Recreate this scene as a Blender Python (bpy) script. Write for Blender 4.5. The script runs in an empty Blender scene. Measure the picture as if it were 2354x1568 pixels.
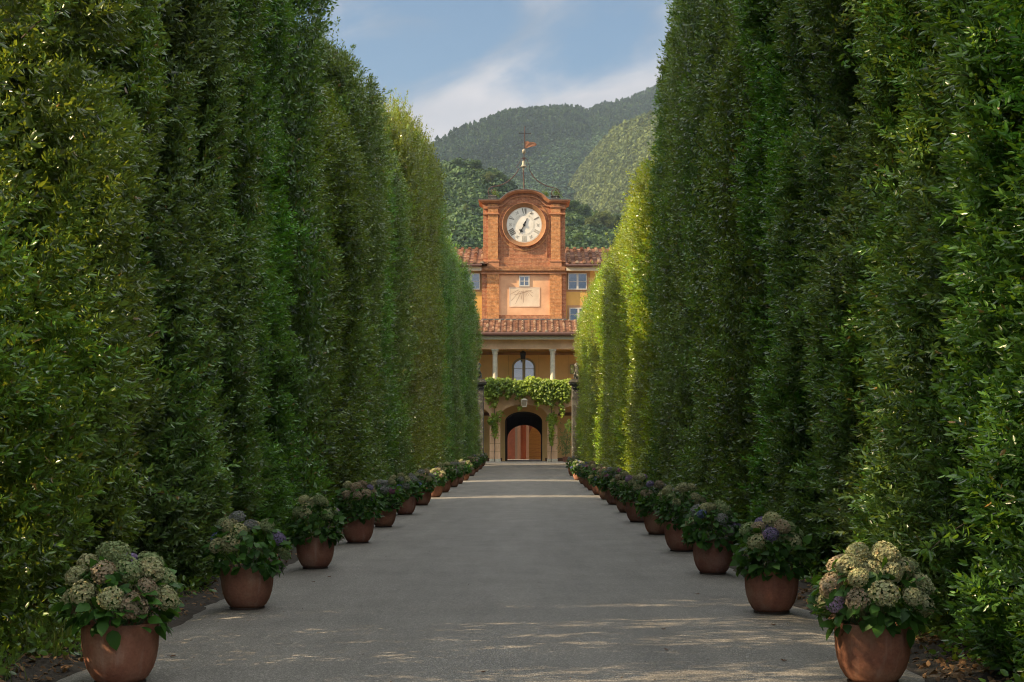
import bpy, math, random
import numpy as np
from mathutils import Vector, Matrix

# ------------------------------------------------------------------ camera, world, sun, exposure
sc = bpy.context.scene
C = sc.collection
R = math.radians
F, CX, CY, H = 3600.0, 1209.0, 1020.0, 1.78     # focal length, vanishing point and eye height (photo at 2353 x 1568)
def PX(px, d): return (px - CX) * d / F
def PZ(py, d): return H + (CY - py) * d / F

SUN_AZ, SUN_EL = 14.0, 32.0          # degrees behind the left perpendicular, elevation
cam = bpy.data.cameras.new('camera'); camo = bpy.data.objects.new('camera', cam); C.objects.link(camo)
camo.location = (0, 0, H); camo.rotation_euler = (R(90), 0, 0)
cam.sensor_width = 36; cam.lens = F / 2353 * 36
cam.shift_x = (1176.5 - CX) / 2353; cam.shift_y = (CY - 784) / 2353
cam.clip_start = 0.1; cam.clip_end = 9000
sc.camera = camo

S = Vector((-math.cos(R(SUN_AZ)) * math.cos(R(SUN_EL)), -math.sin(R(SUN_AZ)) * math.cos(R(SUN_EL)), math.sin(R(SUN_EL))))
sl = bpy.data.lights.new('sun', 'SUN'); so = bpy.data.objects.new('sun', sl); C.objects.link(so)
sl.energy = 5.0; sl.angle = R(0.4); sl.color = (1.0, 0.76, 0.47)
so.rotation_euler = S.to_track_quat('Z', 'Y').to_euler(); so.location = (-30, -10, 40)

sc.view_settings.view_transform = 'Standard'; sc.view_settings.look = 'None'
sc.view_settings.gamma = 1; sc.view_settings.use_curve_mapping = False
sc.view_settings.exposure = 1.05
sc.render.engine = 'CYCLES'
sc.cycles.use_denoising = True; sc.cycles.filter_width = 1.1
sc.cycles.max_bounces = 6; sc.cycles.diffuse_bounces = 3; sc.cycles.glossy_bounces = 2
sc.cycles.transmission_bounces = 3; sc.cycles.volume_bounces = 0; sc.cycles.transparent_max_bounces = 4
sc.cycles.sample_clamp_indirect = 4; sc.cycles.caustics_reflective = False; sc.cycles.caustics_refractive = False

world = bpy.data.worlds.new('World'); sc.world = world; world.use_nodes = True

class NT:
    """small node-tree helper"""
    def __init__(s, tree): s.t = tree; s.n = tree.nodes; s.l = tree.links
    def new(s, ty, ins=None, **kw):
        n = s.n.new(ty)
        for k, v in kw.items(): setattr(n, k, v)
        for k, v in (ins or {}).items():
            if isinstance(v, bpy.types.NodeSocket): s.l.new(v, n.inputs[k])
            else: n.inputs[k].default_value = v
        return n
    def math(s, op, a, b=0.0, c=None):
        i = {0: a, 1: b}
        if c is not None: i[2] = c
        return s.new('ShaderNodeMath', i, operation=op).outputs[0]
    def mix(s, fac, a, b, blend='MIX'):
        n = s.n.new('ShaderNodeMix'); n.data_type = 'RGBA'; n.blend_type = blend
        for idx, v in ((0, fac), (6, a), (7, b)):
            if isinstance(v, bpy.types.NodeSocket): s.l.new(v, n.inputs[idx])
            else:
                if idx and len(v) == 3: v = (*v, 1)
                n.inputs[idx].default_value = v
        return n.outputs[2]
    def ramp(s, fac, stops, interp='LINEAR'):
        n = s.new('ShaderNodeValToRGB', {'Fac': fac}); cr = n.color_ramp; cr.interpolation = interp
        while len(cr.elements) < len(stops): cr.elements.new(0.5)
        for e, (p, c) in zip(cr.elements, stops):
            e.position = p; e.color = (*c, 1) if not isinstance(c, (int, float)) else (c, c, c, 1)
        return n.outputs[0]
    def noise(s, vec, scale, detail=3.0, rough=0.55, dist=0.0):
        return s.new('ShaderNodeTexNoise', {'Vector': vec, 'Scale': scale, 'Detail': detail, 'Roughness': rough, 'Distortion': dist}).outputs[0]

def build_world():
    w = NT(world.node_tree); w.n.clear()
    sky = w.new('ShaderNodeTexSky', sky_type='NISHITA')
    sky.sun_disc = False; sky.sun_elevation = R(SUN_EL)
    sky.sun_rotation = math.atan2(S.x, S.y)
    sky.altitude = 100; sky.air_density = 1.0; sky.dust_density = 1.0; sky.ozone_density = 1.2
    tc = w.new('ShaderNodeTexCoord')
    sep = w.new('ShaderNodeSeparateXYZ', {0: tc.outputs['Generated']})
    yy = w.math('MAXIMUM', w.math('ABSOLUTE', sep.outputs[1]), 0.05)
    u = w.math('DIVIDE', sep.outputs[0], yy); v = w.math('DIVIDE', sep.outputs[2], yy)
    # slanting streaks: rotate and stretch the cloud coordinates
    a = R(14)
    u2 = w.math('ADD', w.math('MULTIPLY', u, math.cos(a)), w.math('MULTIPLY', v, math.sin(a)))
    v2 = w.math('SUBTRACT', w.math('MULTIPLY', v, math.cos(a)), w.math('MULTIPLY', u, math.sin(a)))
    vec = w.new('ShaderNodeCombineXYZ', {0: w.math('MULTIPLY', u2, 1.0), 1: w.math('MULTIPLY', v2, 1.9), 2: 3.7})
    n1 = w.noise(vec.outputs[0], 13.0, 6, 0.52, 0.35)
    n2 = w.noise(vec.outputs[0], 4.2, 2, 0.5, 0.0)
    n = w.math('ADD', w.math('MULTIPLY', n1, 0.62), w.math('MULTIPLY', n2, 0.38))
    # more cloud low down over the hill, less higher up
    bias = w.new('ShaderNodeMapRange', {0: v2, 1: 0.185, 2: 0.262, 3: 0.27, 4: -0.02}).outputs[0]
    den = w.new('ShaderNodeMapRange', {0: w.math('ADD', n, bias), 1: 0.50, 2: 0.74, 3: 0.0, 4: 0.95}, interpolation_type='SMOOTHSTEP').outputs[0]
    skyc = w.mix(1.0, sky.outputs[0], (0.42, 0.53, 0.57), 'MULTIPLY')
    shade = w.noise(vec.outputs[0], 9.0, 4, 0.5, 0.2)
    cl = w.ramp(shade, [(0.36, (1.45, 1.75, 2.15)), (0.64, (3.5, 3.35, 3.4))])
    cl2 = w.mix(1.0, cl, (1.0, 1.0, 1.0), 'MULTIPLY')
    col = w.mix(den, skyc, cl2)
    # added bright cloud overhead, out of view, to lift the ambient light
    over = w.new('ShaderNodeMapRange', {0: sep.outputs[2], 1: 0.38, 2: 0.62, 3: 0.0, 4: 1.0}, interpolation_type='SMOOTHSTEP').outputs[0]
    no = w.noise(tc.outputs['Generated'], 3.0, 4, 0.5)
    oc = w.ramp(no, [(0.40, (4.0, 4.4, 5.0)), (0.60, (13.6, 13.3, 12.6))])
    col = w.mix(over, col, oc)
    bg = w.new('ShaderNodeBackground', {'Color': col, 'Strength': 0.10})
    out = w.new('ShaderNodeOutputWorld', {'Surface': bg.outputs[0]})
build_world()

# ------------------------------------------------------------------ helpers
rng = np.random.default_rng(7)
random.seed(7)

def tag(o, label=None, cat=None, group=None, kind=None):
    if label: o['label'] = label
    if cat: o['category'] = cat
    if group: o['group'] = group
    if kind: o['kind'] = kind
    return o
def link(name, data, parent=None, loc=None):
    o = bpy.data.objects.new(name, data); C.objects.link(o)
    if parent: o.parent = parent
    if loc is not None: o.location = loc
    return o
def empty(name, loc, rz=0.0):
    o = bpy.data.objects.new(name, None); C.objects.link(o)
    o.location = loc; o.rotation_euler = (0, 0, rz); o.empty_display_size = 0.2
    return o

class MB:
    """collects simple shapes into one mesh"""
    def __init__(s): s.v = []; s.f = []; s.val = []; s.cur = 1.0
    def add(s, vs, fs):
        o = len(s.v); s.v += [tuple(p) for p in vs]; s.f += [tuple(i + o for i in f) for f in fs]
        s.val += [s.cur] * len(fs); return s
    def box(s, x0, x1, y0, y1, z0, z1):
        return s.add([(x0,y0,z0),(x1,y0,z0),(x1,y1,z0),(x0,y1,z0),(x0,y0,z1),(x1,y0,z1),(x1,y1,z1),(x0,y1,z1)],
                     [(0,3,2,1),(4,5,6,7),(0,1,5,4),(1,2,6,5),(2,3,7,6),(3,0,4,7)])
    def pbox(s, p0, p1, q0, q1, d, depth, front=0.0):
        """box given by photo pixels p0..p1, q0(top)..q1(bottom) measured at distance d, front face at d-front, running back depth"""
        return s.box(PX(p0, d), PX(p1, d), d - front, d + depth, PZ(q1, d), PZ(q0, d))
    def lathe(s, prof, c=(0,0,0), n=24, axis='z', cap=True):
        vs = []; fs = []
        for r, h in prof:
            for k in range(n):
                a = 2 * math.pi * k / n
                if axis == 'z': vs.append((c[0] + r*math.cos(a), c[1] + r*math.sin(a), c[2] + h))
                else: vs.append((c[0] + r*math.cos(a), c[1] + h, c[2] + r*math.sin(a)))
        for i in range(len(prof) - 1):
            for k in range(n):
                k2 = (k + 1) % n; fs.append((i*n+k, i*n+k2, (i+1)*n+k2, (i+1)*n+k))
        if cap:
            fs.append(tuple(range(n))[::-1]); fs.append(tuple((len(prof)-1)*n + k for k in range(n)))
        return s.add(vs, fs)
    def tube(s, pts, r, n=6, r2=None):
        pts = [Vector(p) for p in pts]; m = len(pts); vs = []; fs = []
        up = Vector((0.13, 0.29, 0.95))
        for i, p in enumerate(pts):
            t = (pts[min(i+1, m-1)] - pts[max(i-1, 0)]).normalized()
            a = t.cross(up); a = a.normalized() if a.length > 1e-3 else t.cross(Vector((1, 0, 0))).normalized()
            b = t.cross(a)
            rr = r if r2 is None else r + (r2 - r) * i / (m - 1)
            for k in range(n):
                g = 2 * math.pi * k / n
                vs.append(p + (a * math.cos(g) + b * math.sin(g)) * rr)
        for i in range(m - 1):
            for k in range(n):
                k2 = (k+1) % n; fs.append((i*n+k, i*n+k2, (i+1)*n+k2, (i+1)*n+k))
        fs.append(tuple(range(n))[::-1]); fs.append(tuple((m-1)*n + k for k in range(n)))
        return s.add(vs, fs)
    def band(s, A, B, y0, y1):
        """solid strip between the lines A (lower) and B (upper), lists of (x, z), from y0 to y1"""
        m = len(A); vs = []
        for (xa, za), (xb, zb) in zip(A, B): vs += [(xa,y0,za),(xb,y0,zb),(xb,y1,zb),(xa,y1,za)]
        fs = []
        for i in range(m - 1):
            a = 4*i; b = a + 4
            fs += [(a,b,b+1,a+1),(a+1,b+1,b+2,a+2),(a+2,b+2,b+3,a+3),(a+3,b+3,b,a)]
        fs += [(0,1,2,3),(4*m-4,4*m-1,4*m-2,4*m-3)]
        return s.add(vs, fs)
    def build(s, name, mat, parent=None, smooth=False, bevel=0.0, loc=None):
        me = bpy.data.meshes.new(name); me.from_pydata(s.v, [], s.f)
        if len(set(s.val)) > 1:
            at = me.attributes.new('v', 'FLOAT', 'FACE'); at.data.foreach_set('value', s.val)
        me.materials.append(mat)
        me.validate()
        me.update()
        if smooth:
            me.shade_smooth(); me.set_sharp_from_angle(angle=R(smooth if smooth is not True else 40))
        o = link(name, me, parent, loc)
        if bevel:
            b = o.modifiers.new('bevel', 'BEVEL'); b.width = bevel; b.segments = 2; b.limit_method = 'ANGLE'
        return o

def inst_mesh(name, TV, TF, pos, fr, val=None, mats=(), smooth=False, attr_point=None):
    """one mesh of many copies of a small template; fr = (N,3,3) rows are the scaled axes of each copy"""
    TV = np.asarray(TV, float); N = len(pos); m = len(TV)
    V = pos[:, None, :] + np.einsum('mk,nkj->nmj', TV, fr)
    lt = np.array([len(f) for f in TF]); flat = np.concatenate([np.array(f) for f in TF])
    loops = (flat[None, :] + (np.arange(N) * m)[:, None]).ravel()
    tot = np.tile(lt, N); start = np.concatenate([[0], np.cumsum(tot)[:-1]])
    me = bpy.data.meshes.new(name)
    me.vertices.add(N * m); me.vertices.foreach_set('co', V.reshape(-1).astype(np.float32))
    me.loops.add(len(loops)); me.loops.foreach_set('vertex_index', loops.astype(np.int32))
    me.polygons.add(len(tot)); me.polygons.foreach_set('loop_start', start.astype(np.int32))
    try: me.polygons.foreach_set('loop_total', tot.astype(np.int32))
    except Exception: pass
    if val is not None:
        at = me.attributes.new('v', 'FLOAT', 'FACE'); at.data.foreach_set('value', np.repeat(val, len(TF)).astype(np.float32))
    for k in mats: me.materials.append(k)
    me.update(calc_edges=True)
    if smooth: me.shade_smooth()
    return me

def nrmz(a): return a / np.maximum(np.linalg.norm(a, axis=-1, keepdims=True), 1e-9)
def _h(i, j, k, s):
    n = (i * 374761393 + j * 668265263 + k * 2147483647 + s * 1274126177) & 0xffffffff
    n = ((n ^ (n >> 13)) * 1274126177) & 0xffffffff
    return ((n ^ (n >> 16)) & 0xffff) / 65535.0
def vnoise(p, s=0):
    p = np.asarray(p, float); i = np.floor(p).astype(np.int64); f = p - i; f = f * f * (3 - 2 * f)
    r = 0
    for a in (0, 1):
        for b in (0, 1):
            for c in (0, 1):
                w = (f[..., 0] if a else 1 - f[..., 0]) * (f[..., 1] if b else 1 - f[..., 1]) * (f[..., 2] if c else 1 - f[..., 2])
                r = r + w * _h(i[..., 0] + a, i[..., 1] + b, i[..., 2] + c, s)
    return r * 2 - 1

DIAMOND = ([(0,0,0),(.45,.5,-.06),(1,0,.0),(.45,-.5,-.06)], [(0,1,2,3)])
LEAF6 = ([(0,0,0),(.28,.46,-.07),(.66,.40,-.08),(1,0,-.04),(.66,-.40,-.08),(.28,-.46,-.07)], [(0,1,2,3),(0,3,4,5)])
LEAF8 = ([(0,0,0),(.35,0,.03),(.7,0,-.03),(1,0,-.2),(.22,.42,.02),(.6,.40,-.06),(.22,-.42,.02),(.6,-.40,-.06)],
         [(0,1,4),(1,2,5,4),(2,3,5),(0,6,1),(1,6,7,2),(2,7,3)])
LEAF10 = ([(0,0,0),(.3,0,.0),(.62,0,-.04),(1,0,-.22),(.14,.36,.05),(.38,.5,.03),(.72,.33,-.06),(.14,-.36,.05),(.38,-.5,.03),(.72,-.33,-.06)],
          [(0,1,5,4),(1,2,6,5),(2,3,6),(0,7,8,1),(1,8,9,2),(2,9,3)])

# ------------------------------------------------------------------ materials
def mat_new(name):
    m = bpy.data.materials.new(name); m.use_nodes = True; t = NT(m.node_tree); t.n.clear(); return m, t
def finish(t, shader, bump=None):
    t.new('ShaderNodeOutputMaterial', {'Surface': shader})
def plain(name, col, rough=0.6, metal=0.0, var=0.15, scale=3.0, col2=None, bump=0.0, bscale=20.0, spec=0.5, stretch=(1,1,1)):
    m, t = mat_new(name)
    tc = t.new('ShaderNodeTexCoord')
    mp = t.new('ShaderNodeMapping', {'Vector': tc.outputs['Object'], 'Scale': stretch}).outputs[0]
    n = t.noise(mp, scale, 5, 0.6)
    lo = tuple(c * (1 - var) for c in col); hi = tuple(min(1, c * (1 + var)) for c in (col2 or col))
    c = t.ramp(n, [(0.3, lo), (0.7, hi)])
    ins = {'Base Color': c, 'Roughness': rough, 'Metallic': metal, 'Specular IOR Level': spec}
    if bump:
        nb = t.noise(mp, bscale, 6, 0.65)
        ins['Normal'] = t.new('ShaderNodeBump', {'Height': nb, 'Strength': bump, 'Distance': 0.02}).outputs[0]
    p = t.new('ShaderNodeBsdfPrincipled', ins)
    finish(t, p.outputs[0]); return m

def leaf_mat(name, dark, light, trans, tfac=0.3, rough=0.42, spec=0.5, patch=None, pscale=0.45):
    m, t = mat_new(name)
    at = t.new('ShaderNodeAttribute', attribute_name='v'); v = at.outputs['Fac']
    oi = t.new('ShaderNodeObjectInfo'); tc = t.new('ShaderNodeTexCoord')
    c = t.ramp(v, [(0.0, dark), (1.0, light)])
    c = t.mix(1.0, c, oi.outputs['Color'], 'MULTIPLY')
    tr = t.mix(1.0, t.mix(1.0, trans, oi.outputs['Color'], 'MULTIPLY'), t.ramp(v, [(0.0, 0.7), (1.0, 1.2)]), 'MULTIPLY')
    if patch:
        geo = t.new('ShaderNodeNewGeometry')
        pn = t.noise(geo.outputs['Position'], pscale, 3, 0.6)
        pf = t.ramp(pn, [(0.47, 0.0), (0.66, 0.9)])
        c = t.mix(pf, c, t.mix(1.0, c, patch, 'MULTIPLY'))
        off = t.new('ShaderNodeVectorMath', {0: geo.outputs['Position'], 1: (17, 5, 31)}, operation='ADD').outputs[0]
        pf2 = t.ramp(t.noise(off, pscale * .8, 3, 0.6), [(0.48, 0.0), (0.66, 1.0)])
        c = t.mix(pf2, c, t.mix(1.0, c, (1.15, .98, 1.5), 'MULTIPLY'))
        # a few yellowed and rusty leaves
        old = t.ramp(t.new('ShaderNodeTexWhiteNoise', {'W': t.math('MULTIPLY', v, 917.3)}, noise_dimensions='1D').outputs[0], [(0.985, 0.0), (0.988, 1.0)], 'CONSTANT')
        c = t.mix(old, c, (.26, .15, .04))
    p = t.new('ShaderNodeBsdfPrincipled', {'Base Color': c, 'Roughness': rough, 'Specular IOR Level': spec})
    tb = t.new('ShaderNodeBsdfTranslucent', {'Color': tr})
    mx = t.new('ShaderNodeMixShader', {0: tfac, 1: p.outputs[0], 2: tb.outputs[0]})
    finish(t, mx.outputs[0]); return m

M = {}
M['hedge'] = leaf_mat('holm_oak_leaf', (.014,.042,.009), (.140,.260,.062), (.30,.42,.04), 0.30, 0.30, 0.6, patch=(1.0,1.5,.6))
M['vine'] = leaf_mat('vine_leaf', (.045,.12,.015), (.36,.46,.05), (.60,.66,.06), 0.38, 0.5)
M['hyd_leaf'] = leaf_mat('hydrangea_leaf', (.018,.058,.012), (.065,.165,.022), (.14,.30,.02), 0.25, 0.55, 0.3)
M['far_leaf'] = leaf_mat('hill_leaf', (.030,.055,.020), (.10,.14,.050), (.14,.17,.05), 0.15, 0.6, 0.2)
M['grass'] = leaf_mat('grass_blade', (.05,.09,.02), (.16,.20,.05), (.35,.38,.08), 0.35, 0.5)
M['dry'] = leaf_mat('dry_leaf', (.09,.05,.025), (.30,.18,.09), (.30,.17,.06), 0.15, 0.8, 0.2)

def petal_mat():
    m, t = mat_new('hydrangea_petal')
    v = t.new('ShaderNodeAttribute', attribute_name='v').outputs['Fac']
    oi = t.new('ShaderNodeObjectInfo')
    c = t.mix(1.0, oi.outputs['Color'], t.ramp(v, [(0.0, (.62,.66,.50)), (0.55, (1,1,1)), (1.0, (1.15,.88,.85))]), 'MULTIPLY')
    p = t.new('ShaderNodeBsdfPrincipled', {'Base Color': c, 'Roughness': 0.7, 'Specular IOR Level': 0.2})
    tb = t.new('ShaderNodeBsdfTranslucent', {'Color': c})
    finish(t, t.new('ShaderNodeMixShader', {0: 0.25, 1: p.outputs[0], 2: tb.outputs[0]}).outputs[0]); return m
M['petal'] = petal_mat()

M['bark'] = plain('bark', (.09,.07,.05), 0.9, var=.4, scale=8, bump=.6, bscale=30, stretch=(1,1,.25))
M['stem'] = plain('green_stem', (.10,.13,.05), 0.7)
M['soil'] = plain('dark_soil', (.045,.035,.025), 0.95, var=.5, scale=10, bump=.8, bscale=40)
M['ground'] = plain('earth', (.10,.085,.055), 0.95, var=.35, scale=.6, bump=.5, bscale=6)
M['iron'] = plain('rusty_iron', (.07,.035,.025), 0.7, var=.3, scale=12)
M['dark_iron'] = plain('dark_iron', (.03,.026,.022), 0.55, metal=.4, var=.2)
M['rust'] = plain('rusty_sheet', (.22,.10,.055), 0.8, var=.3, scale=9)
M['bronze'] = plain('pale_bronze', (.26,.24,.17), 0.55, metal=.3, var=.2, scale=9)
M['lead'] = plain('lead_flashing', (.18,.18,.18), 0.6, var=.25, scale=6)
M['cream'] = plain('cream_fascia', (.78,.72,.58), 0.6, var=.08)
M['gutter'] = plain('brown_gutter', (.095,.045,.032), 0.4, var=.15)
M['frame'] = plain('window_paint', (.58,.56,.50), 0.5, var=.05)
M['frame_dim'] = plain('arched_window_paint', (.36,.32,.22), 0.5, var=.05)
M['column'] = plain('grey_stone', (.60,.55,.43), 0.8, var=.18, scale=5, bump=.3)
M['peach'] = plain('peach_stucco', (.72,.44,.25), 0.9, var=.13, scale=1.3, col2=(.74,.48,.29), bump=.15, bscale=9)
M['peach_light'] = plain('faded_pink_stucco', (.66,.36,.20), 0.9, var=.14, scale=.9, col2=(.70,.42,.24), bump=.15, bscale=9)
M['yellow'] = plain('ochre_stucco', (.62,.37,.10), 0.9, var=.10, scale=.9, bump=.15, bscale=9)
M['surround'] = plain('tan_window_surround', (.42,.24,.12), 0.9, var=.1)
M['amber'] = plain('amber_stucco', (.76,.50,.20), 0.9, var=.10, scale=.8, bump=.12, bscale=9)
M['amber_line'] = plain('painted_line', (.30,.17,.06), 0.9, var=.1)
M['brown_base'] = plain('brown_plinth_paint', (.17,.085,.05), 0.9, var=.15)
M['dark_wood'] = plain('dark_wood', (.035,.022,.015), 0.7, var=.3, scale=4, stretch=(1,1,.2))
M['ceil'] = plain('porch_ceiling', (.36,.21,.10), 0.9, var=.15)
M['red'] = plain('red_courtyard_stucco', (.29,.09,.055), 0.9, var=.18, scale=1.0)
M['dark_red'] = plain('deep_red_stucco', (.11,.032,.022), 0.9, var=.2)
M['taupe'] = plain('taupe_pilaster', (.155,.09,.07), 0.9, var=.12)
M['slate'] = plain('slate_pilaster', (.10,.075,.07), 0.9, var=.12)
M['sundial'] = plain('pale_sundial_plaster', (.66,.52,.38), 0.9, var=.10, scale=1.1, col2=(.68,.58,.45))
M['sun_line'] = plain('faded_brown_line', (.36,.24,.16), 0.9, var=.2, scale=6)
M['sun_frame'] = plain('pink_border', (.74,.56,.42), 0.9)
M['dial'] = plain('white_marble', (.78,.73,.62), 0.5, var=.07, scale=2.2, col2=(.80,.76,.68))
M['ink'] = plain('faded_numeral', (.20,.18,.145), 0.7, var=.25, scale=7)
M['ink_pale'] = plain('very_faded_mark', (.44,.41,.34), 0.7, var=.15, scale=7)
M['black'] = plain('black_iron', (.012,.012,.014), 0.4)

M['rim'] = plain('shade_brown_rim', (.27,.135,.06), 0.9, var=.25, scale=2.5)  # darker brown carries the shade on the clock's inner slope
def brick_mat(name, c1, c2, mortar, stain=0.5):
    m, t = mat_new(name)
    tc = t.new('ShaderNodeTexCoord')
    sp = t.new('ShaderNodeSeparateXYZ', {0: tc.outputs['Object']})
    xx = t.math('ADD', sp.outputs[0], sp.outputs[1])
    vec = t.new('ShaderNodeCombineXYZ', {0: xx, 1: sp.outputs[2], 2: 0.0}).outputs[0]
    b = t.new('ShaderNodeTexBrick', {'Vector': vec, 'Color1': (*c1,1), 'Color2': (*c2,1), 'Mortar': (*mortar,1), 'Scale': 1.0,
              'Mortar Size': 0.012, 'Mortar Smooth': 0.3, 'Bias': -0.1, 'Brick Width': 0.36, 'Row Height': 0.10})
    n = t.noise(tc.outputs['Object'], 1.1, 5, 0.65)
    c = t.mix(t.ramp(n, [(0.35, 0.0), (0.75, stain)]), b.outputs[0], (.34, .15, .065))
    n2 = t.noise(tc.outputs['Object'], 4.5, 6, 0.7)
    c = t.mix(1.0, c, t.ramp(n2, [(0.3, 0.55), (0.7, 1.35)]), 'MULTIPLY')
    bm = t.new('ShaderNodeBump', {'Height': b.outputs['Fac'], 'Strength': 0.5, 'Distance': 0.02}); bm.invert = True
    bm2 = t.new('ShaderNodeBump', {'Height': n2, 'Strength': 0.5, 'Distance': 0.03, 'Normal': bm.outputs[0]})
    p = t.new('ShaderNodeBsdfPrincipled', {'Base Color': c, 'Roughness': 0.9, 'Normal': bm2.outputs[0], 'Specular IOR Level': 0.25})
    finish(t, p.outputs[0]); return m
M['brick'] = brick_mat('red_brick', (.35,.125,.065), (.45,.20,.10), (.46,.28,.17))
M['brick_pil'] = brick_mat('orange_brick', (.50,.205,.075), (.58,.28,.11), (.50,.30,.16), .3)
M['brick_rough'] = brick_mat('weathered_brick', (.30,.12,.06), (.42,.22,.11), (.36,.25,.15), .9)
M['brick_trim'] = plain('orange_terracotta_moulding', (.47,.215,.105), 0.85, var=.22, scale=3.5, bump=.4, bscale=12)

def tile_mat():
    m, t = mat_new('clay_tile')
    v = t.new('ShaderNodeAttribute', attribute_name='v').outputs['Fac']
    tc = t.new('ShaderNodeTexCoord')
    c = t.ramp(v, [(0.0, (.13,.06,.04)), (0.3, (.22,.11,.07)), (0.6, (.42,.23,.14)), (0.85, (.52,.34,.22)), (1.0, (.66,.54,.40))])
    n = t.noise(tc.outputs['Object'], 7, 5, 0.7)
    c = t.mix(t.ramp(n, [(0.45, 0.0), (0.72, 0.65)]), c, (.13, .10, .07))
    p = t.new('ShaderNodeBsdfPrincipled', {'Base Color': c, 'Roughness': 0.9, 'Specular IOR Level': 0.2})
    finish(t, p.outputs[0]); return m
M['tile'] = tile_mat()

def glass_mat(name, tint, rough=0.04, mix=0.55, base=(.10,.12,.15)):
    m, t = mat_new(name)
    g = t.new('ShaderNodeBsdfGlossy', {'Color': (*tint, 1), 'Roughness': rough})
    d = t.new('ShaderNodeBsdfPrincipled', {'Base Color': (*base, 1), 'Roughness': 0.3})
    finish(t, t.new('ShaderNodeMixShader', {0: mix, 1: d.outputs[0], 2: g.outputs[0]}).outputs[0]); return m
M['glass'] = glass_mat('window_glass', (.42,.48,.54), base=(.07,.08,.10))
M['glass_pale'] = glass_mat('arched_window_glass', (.62,.62,.64), 0.06, 0.7, (.30,.30,.31))
M['glass_lamp'] = glass_mat('lantern_glass', (.7,.7,.65), 0.1, 0.3, (.30,.24,.14))

def pot_mat():
    m, t = mat_new('terracotta')
    tc = t.new('ShaderNodeTexCoord'); ob = tc.outputs['Object']
    oi = t.new('ShaderNodeObjectInfo')
    off = t.new('ShaderNodeVectorMath', {0: ob, 1: oi.outputs['Location']}, operation='ADD').outputs[0]
    n = t.noise(off, 3.5, 4, 0.55); n2 = t.noise(off, 45, 4, 0.6)
    c = t.ramp(n, [(0.3, (.225,.095,.065)), (0.5, (.28,.13,.085)), (0.72, (.34,.20,.14))])
    c = t.mix(1.0, c, t.ramp(n2, [(0.3, 0.82), (0.7, 1.12)]), 'MULTIPLY')
    st = t.new('ShaderNodeMapping', {'Vector': off, 'Scale': (9, 9, .9)}).outputs[0]
    n3 = t.noise(st, 1.0, 4, 0.6)
    c = t.mix(t.ramp(n3, [(0.56, 0.0), (0.72, 0.35)]), c, (.42, .30, .24))
    c = t.mix(1.0, c, oi.outputs['Color'], 'MULTIPLY')
    bm = t.new('ShaderNodeBump', {'Height': n2, 'Strength': 0.25, 'Distance': 0.01})
    p = t.new('ShaderNodeBsdfPrincipled', {'Base Color': c, 'Roughness': 0.9, 'Normal': bm.outputs[0], 'Specular IOR Level': 0.15})
    finish(t, p.outputs[0]); return m
M['pot'] = pot_mat()
M['saucer'] = plain('dark_saucer', (.05,.030,.022), 0.7, var=.2)

def road_mat():
    m, t = mat_new('gravelly_asphalt')
    tc = t.new('ShaderNodeTexCoord'); ob = tc.outputs['Object']
    n1 = t.noise(ob, 70, 3, 0.7); n2 = t.noise(ob, 1.2, 4, 0.55)
    vo = t.new('ShaderNodeTexVoronoi', {'Vector': ob, 'Scale': 110.0}).outputs['Color']
    vv = t.new('ShaderNodeSeparateColor', {0: vo}).outputs[0]
    c = t.ramp(n1, [(0.32, (.110,.101,.088)), (0.68, (.225,.207,.180))])
    c = t.mix(t.ramp(vv, [(0.80, 0.0), (0.86, 0.75)]), c, (.44, .41, .36))
    c = t.mix(t.ramp(vv, [(0.05, 0.6), (0.12, 0.0)]), c, (.07, .065, .06))
    # paler unworn margins, smoother darker wheel lanes
    sx = t.new('ShaderNodeSeparateXYZ', {0: ob}).outputs[0]
    ax = t.math('ABSOLUTE', t.math('ADD', sx, 0.25))
    lane = t.ramp(t.math('DIVIDE', ax, 3.6), [(0.0, 0.97), (0.28, 0.90), (0.5, 0.98), (0.78, 1.12), (1.0, 1.2)])
    c = t.mix(1.0, c, lane, 'MULTIPLY')
    st = t.new('ShaderNodeMapping', {'Vector': ob, 'Scale': (1.0, .12, 1)}).outputs[0]
    n3 = t.noise(st, 2.2, 4, 0.6)
    c = t.mix(1.0, c, t.ramp(n3, [(0.3, 0.78), (0.7, 1.08)]), 'MULTIPLY')
    c = t.mix(1.0, c, t.ramp(n2, [(0.3, 0.86), (0.7, 1.10)]), 'MULTIPLY')
    bm = t.new('ShaderNodeBump', {'Height': n1, 'Strength': 0.6, 'Distance': 0.01})
    p = t.new('ShaderNodeBsdfPrincipled', {'Base Color': c, 'Roughness': 0.62, 'Normal': bm.outputs[0], 'Specular IOR Level': 0.5})
    finish(t, p.outputs[0]); return m
M['road'] = road_mat()

def paving_mat():
    m, t = mat_new('stone_paving')
    tc = t.new('ShaderNodeTexCoord'); ob = tc.outputs['Object']
    vo = t.new('ShaderNodeTexVoronoi', {'Vector': ob, 'Scale': 3.0}, feature='DISTANCE_TO_EDGE').outputs[0]
    n = t.noise(ob, 5, 4, 0.6)
    c = t.ramp(n, [(0.3, (.26,.23,.19)), (0.7, (.42,.38,.31))])
    c = t.mix(t.ramp(vo, [(0.0, 0.8), (0.08, 0.0)]), c, (.10, .085, .07))
    p = t.new('ShaderNodeBsdfPrincipled', {'Base Color': c, 'Roughness': 0.85})
    finish(t, p.outputs[0]); return m
M['paving'] = paving_mat()

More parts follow.
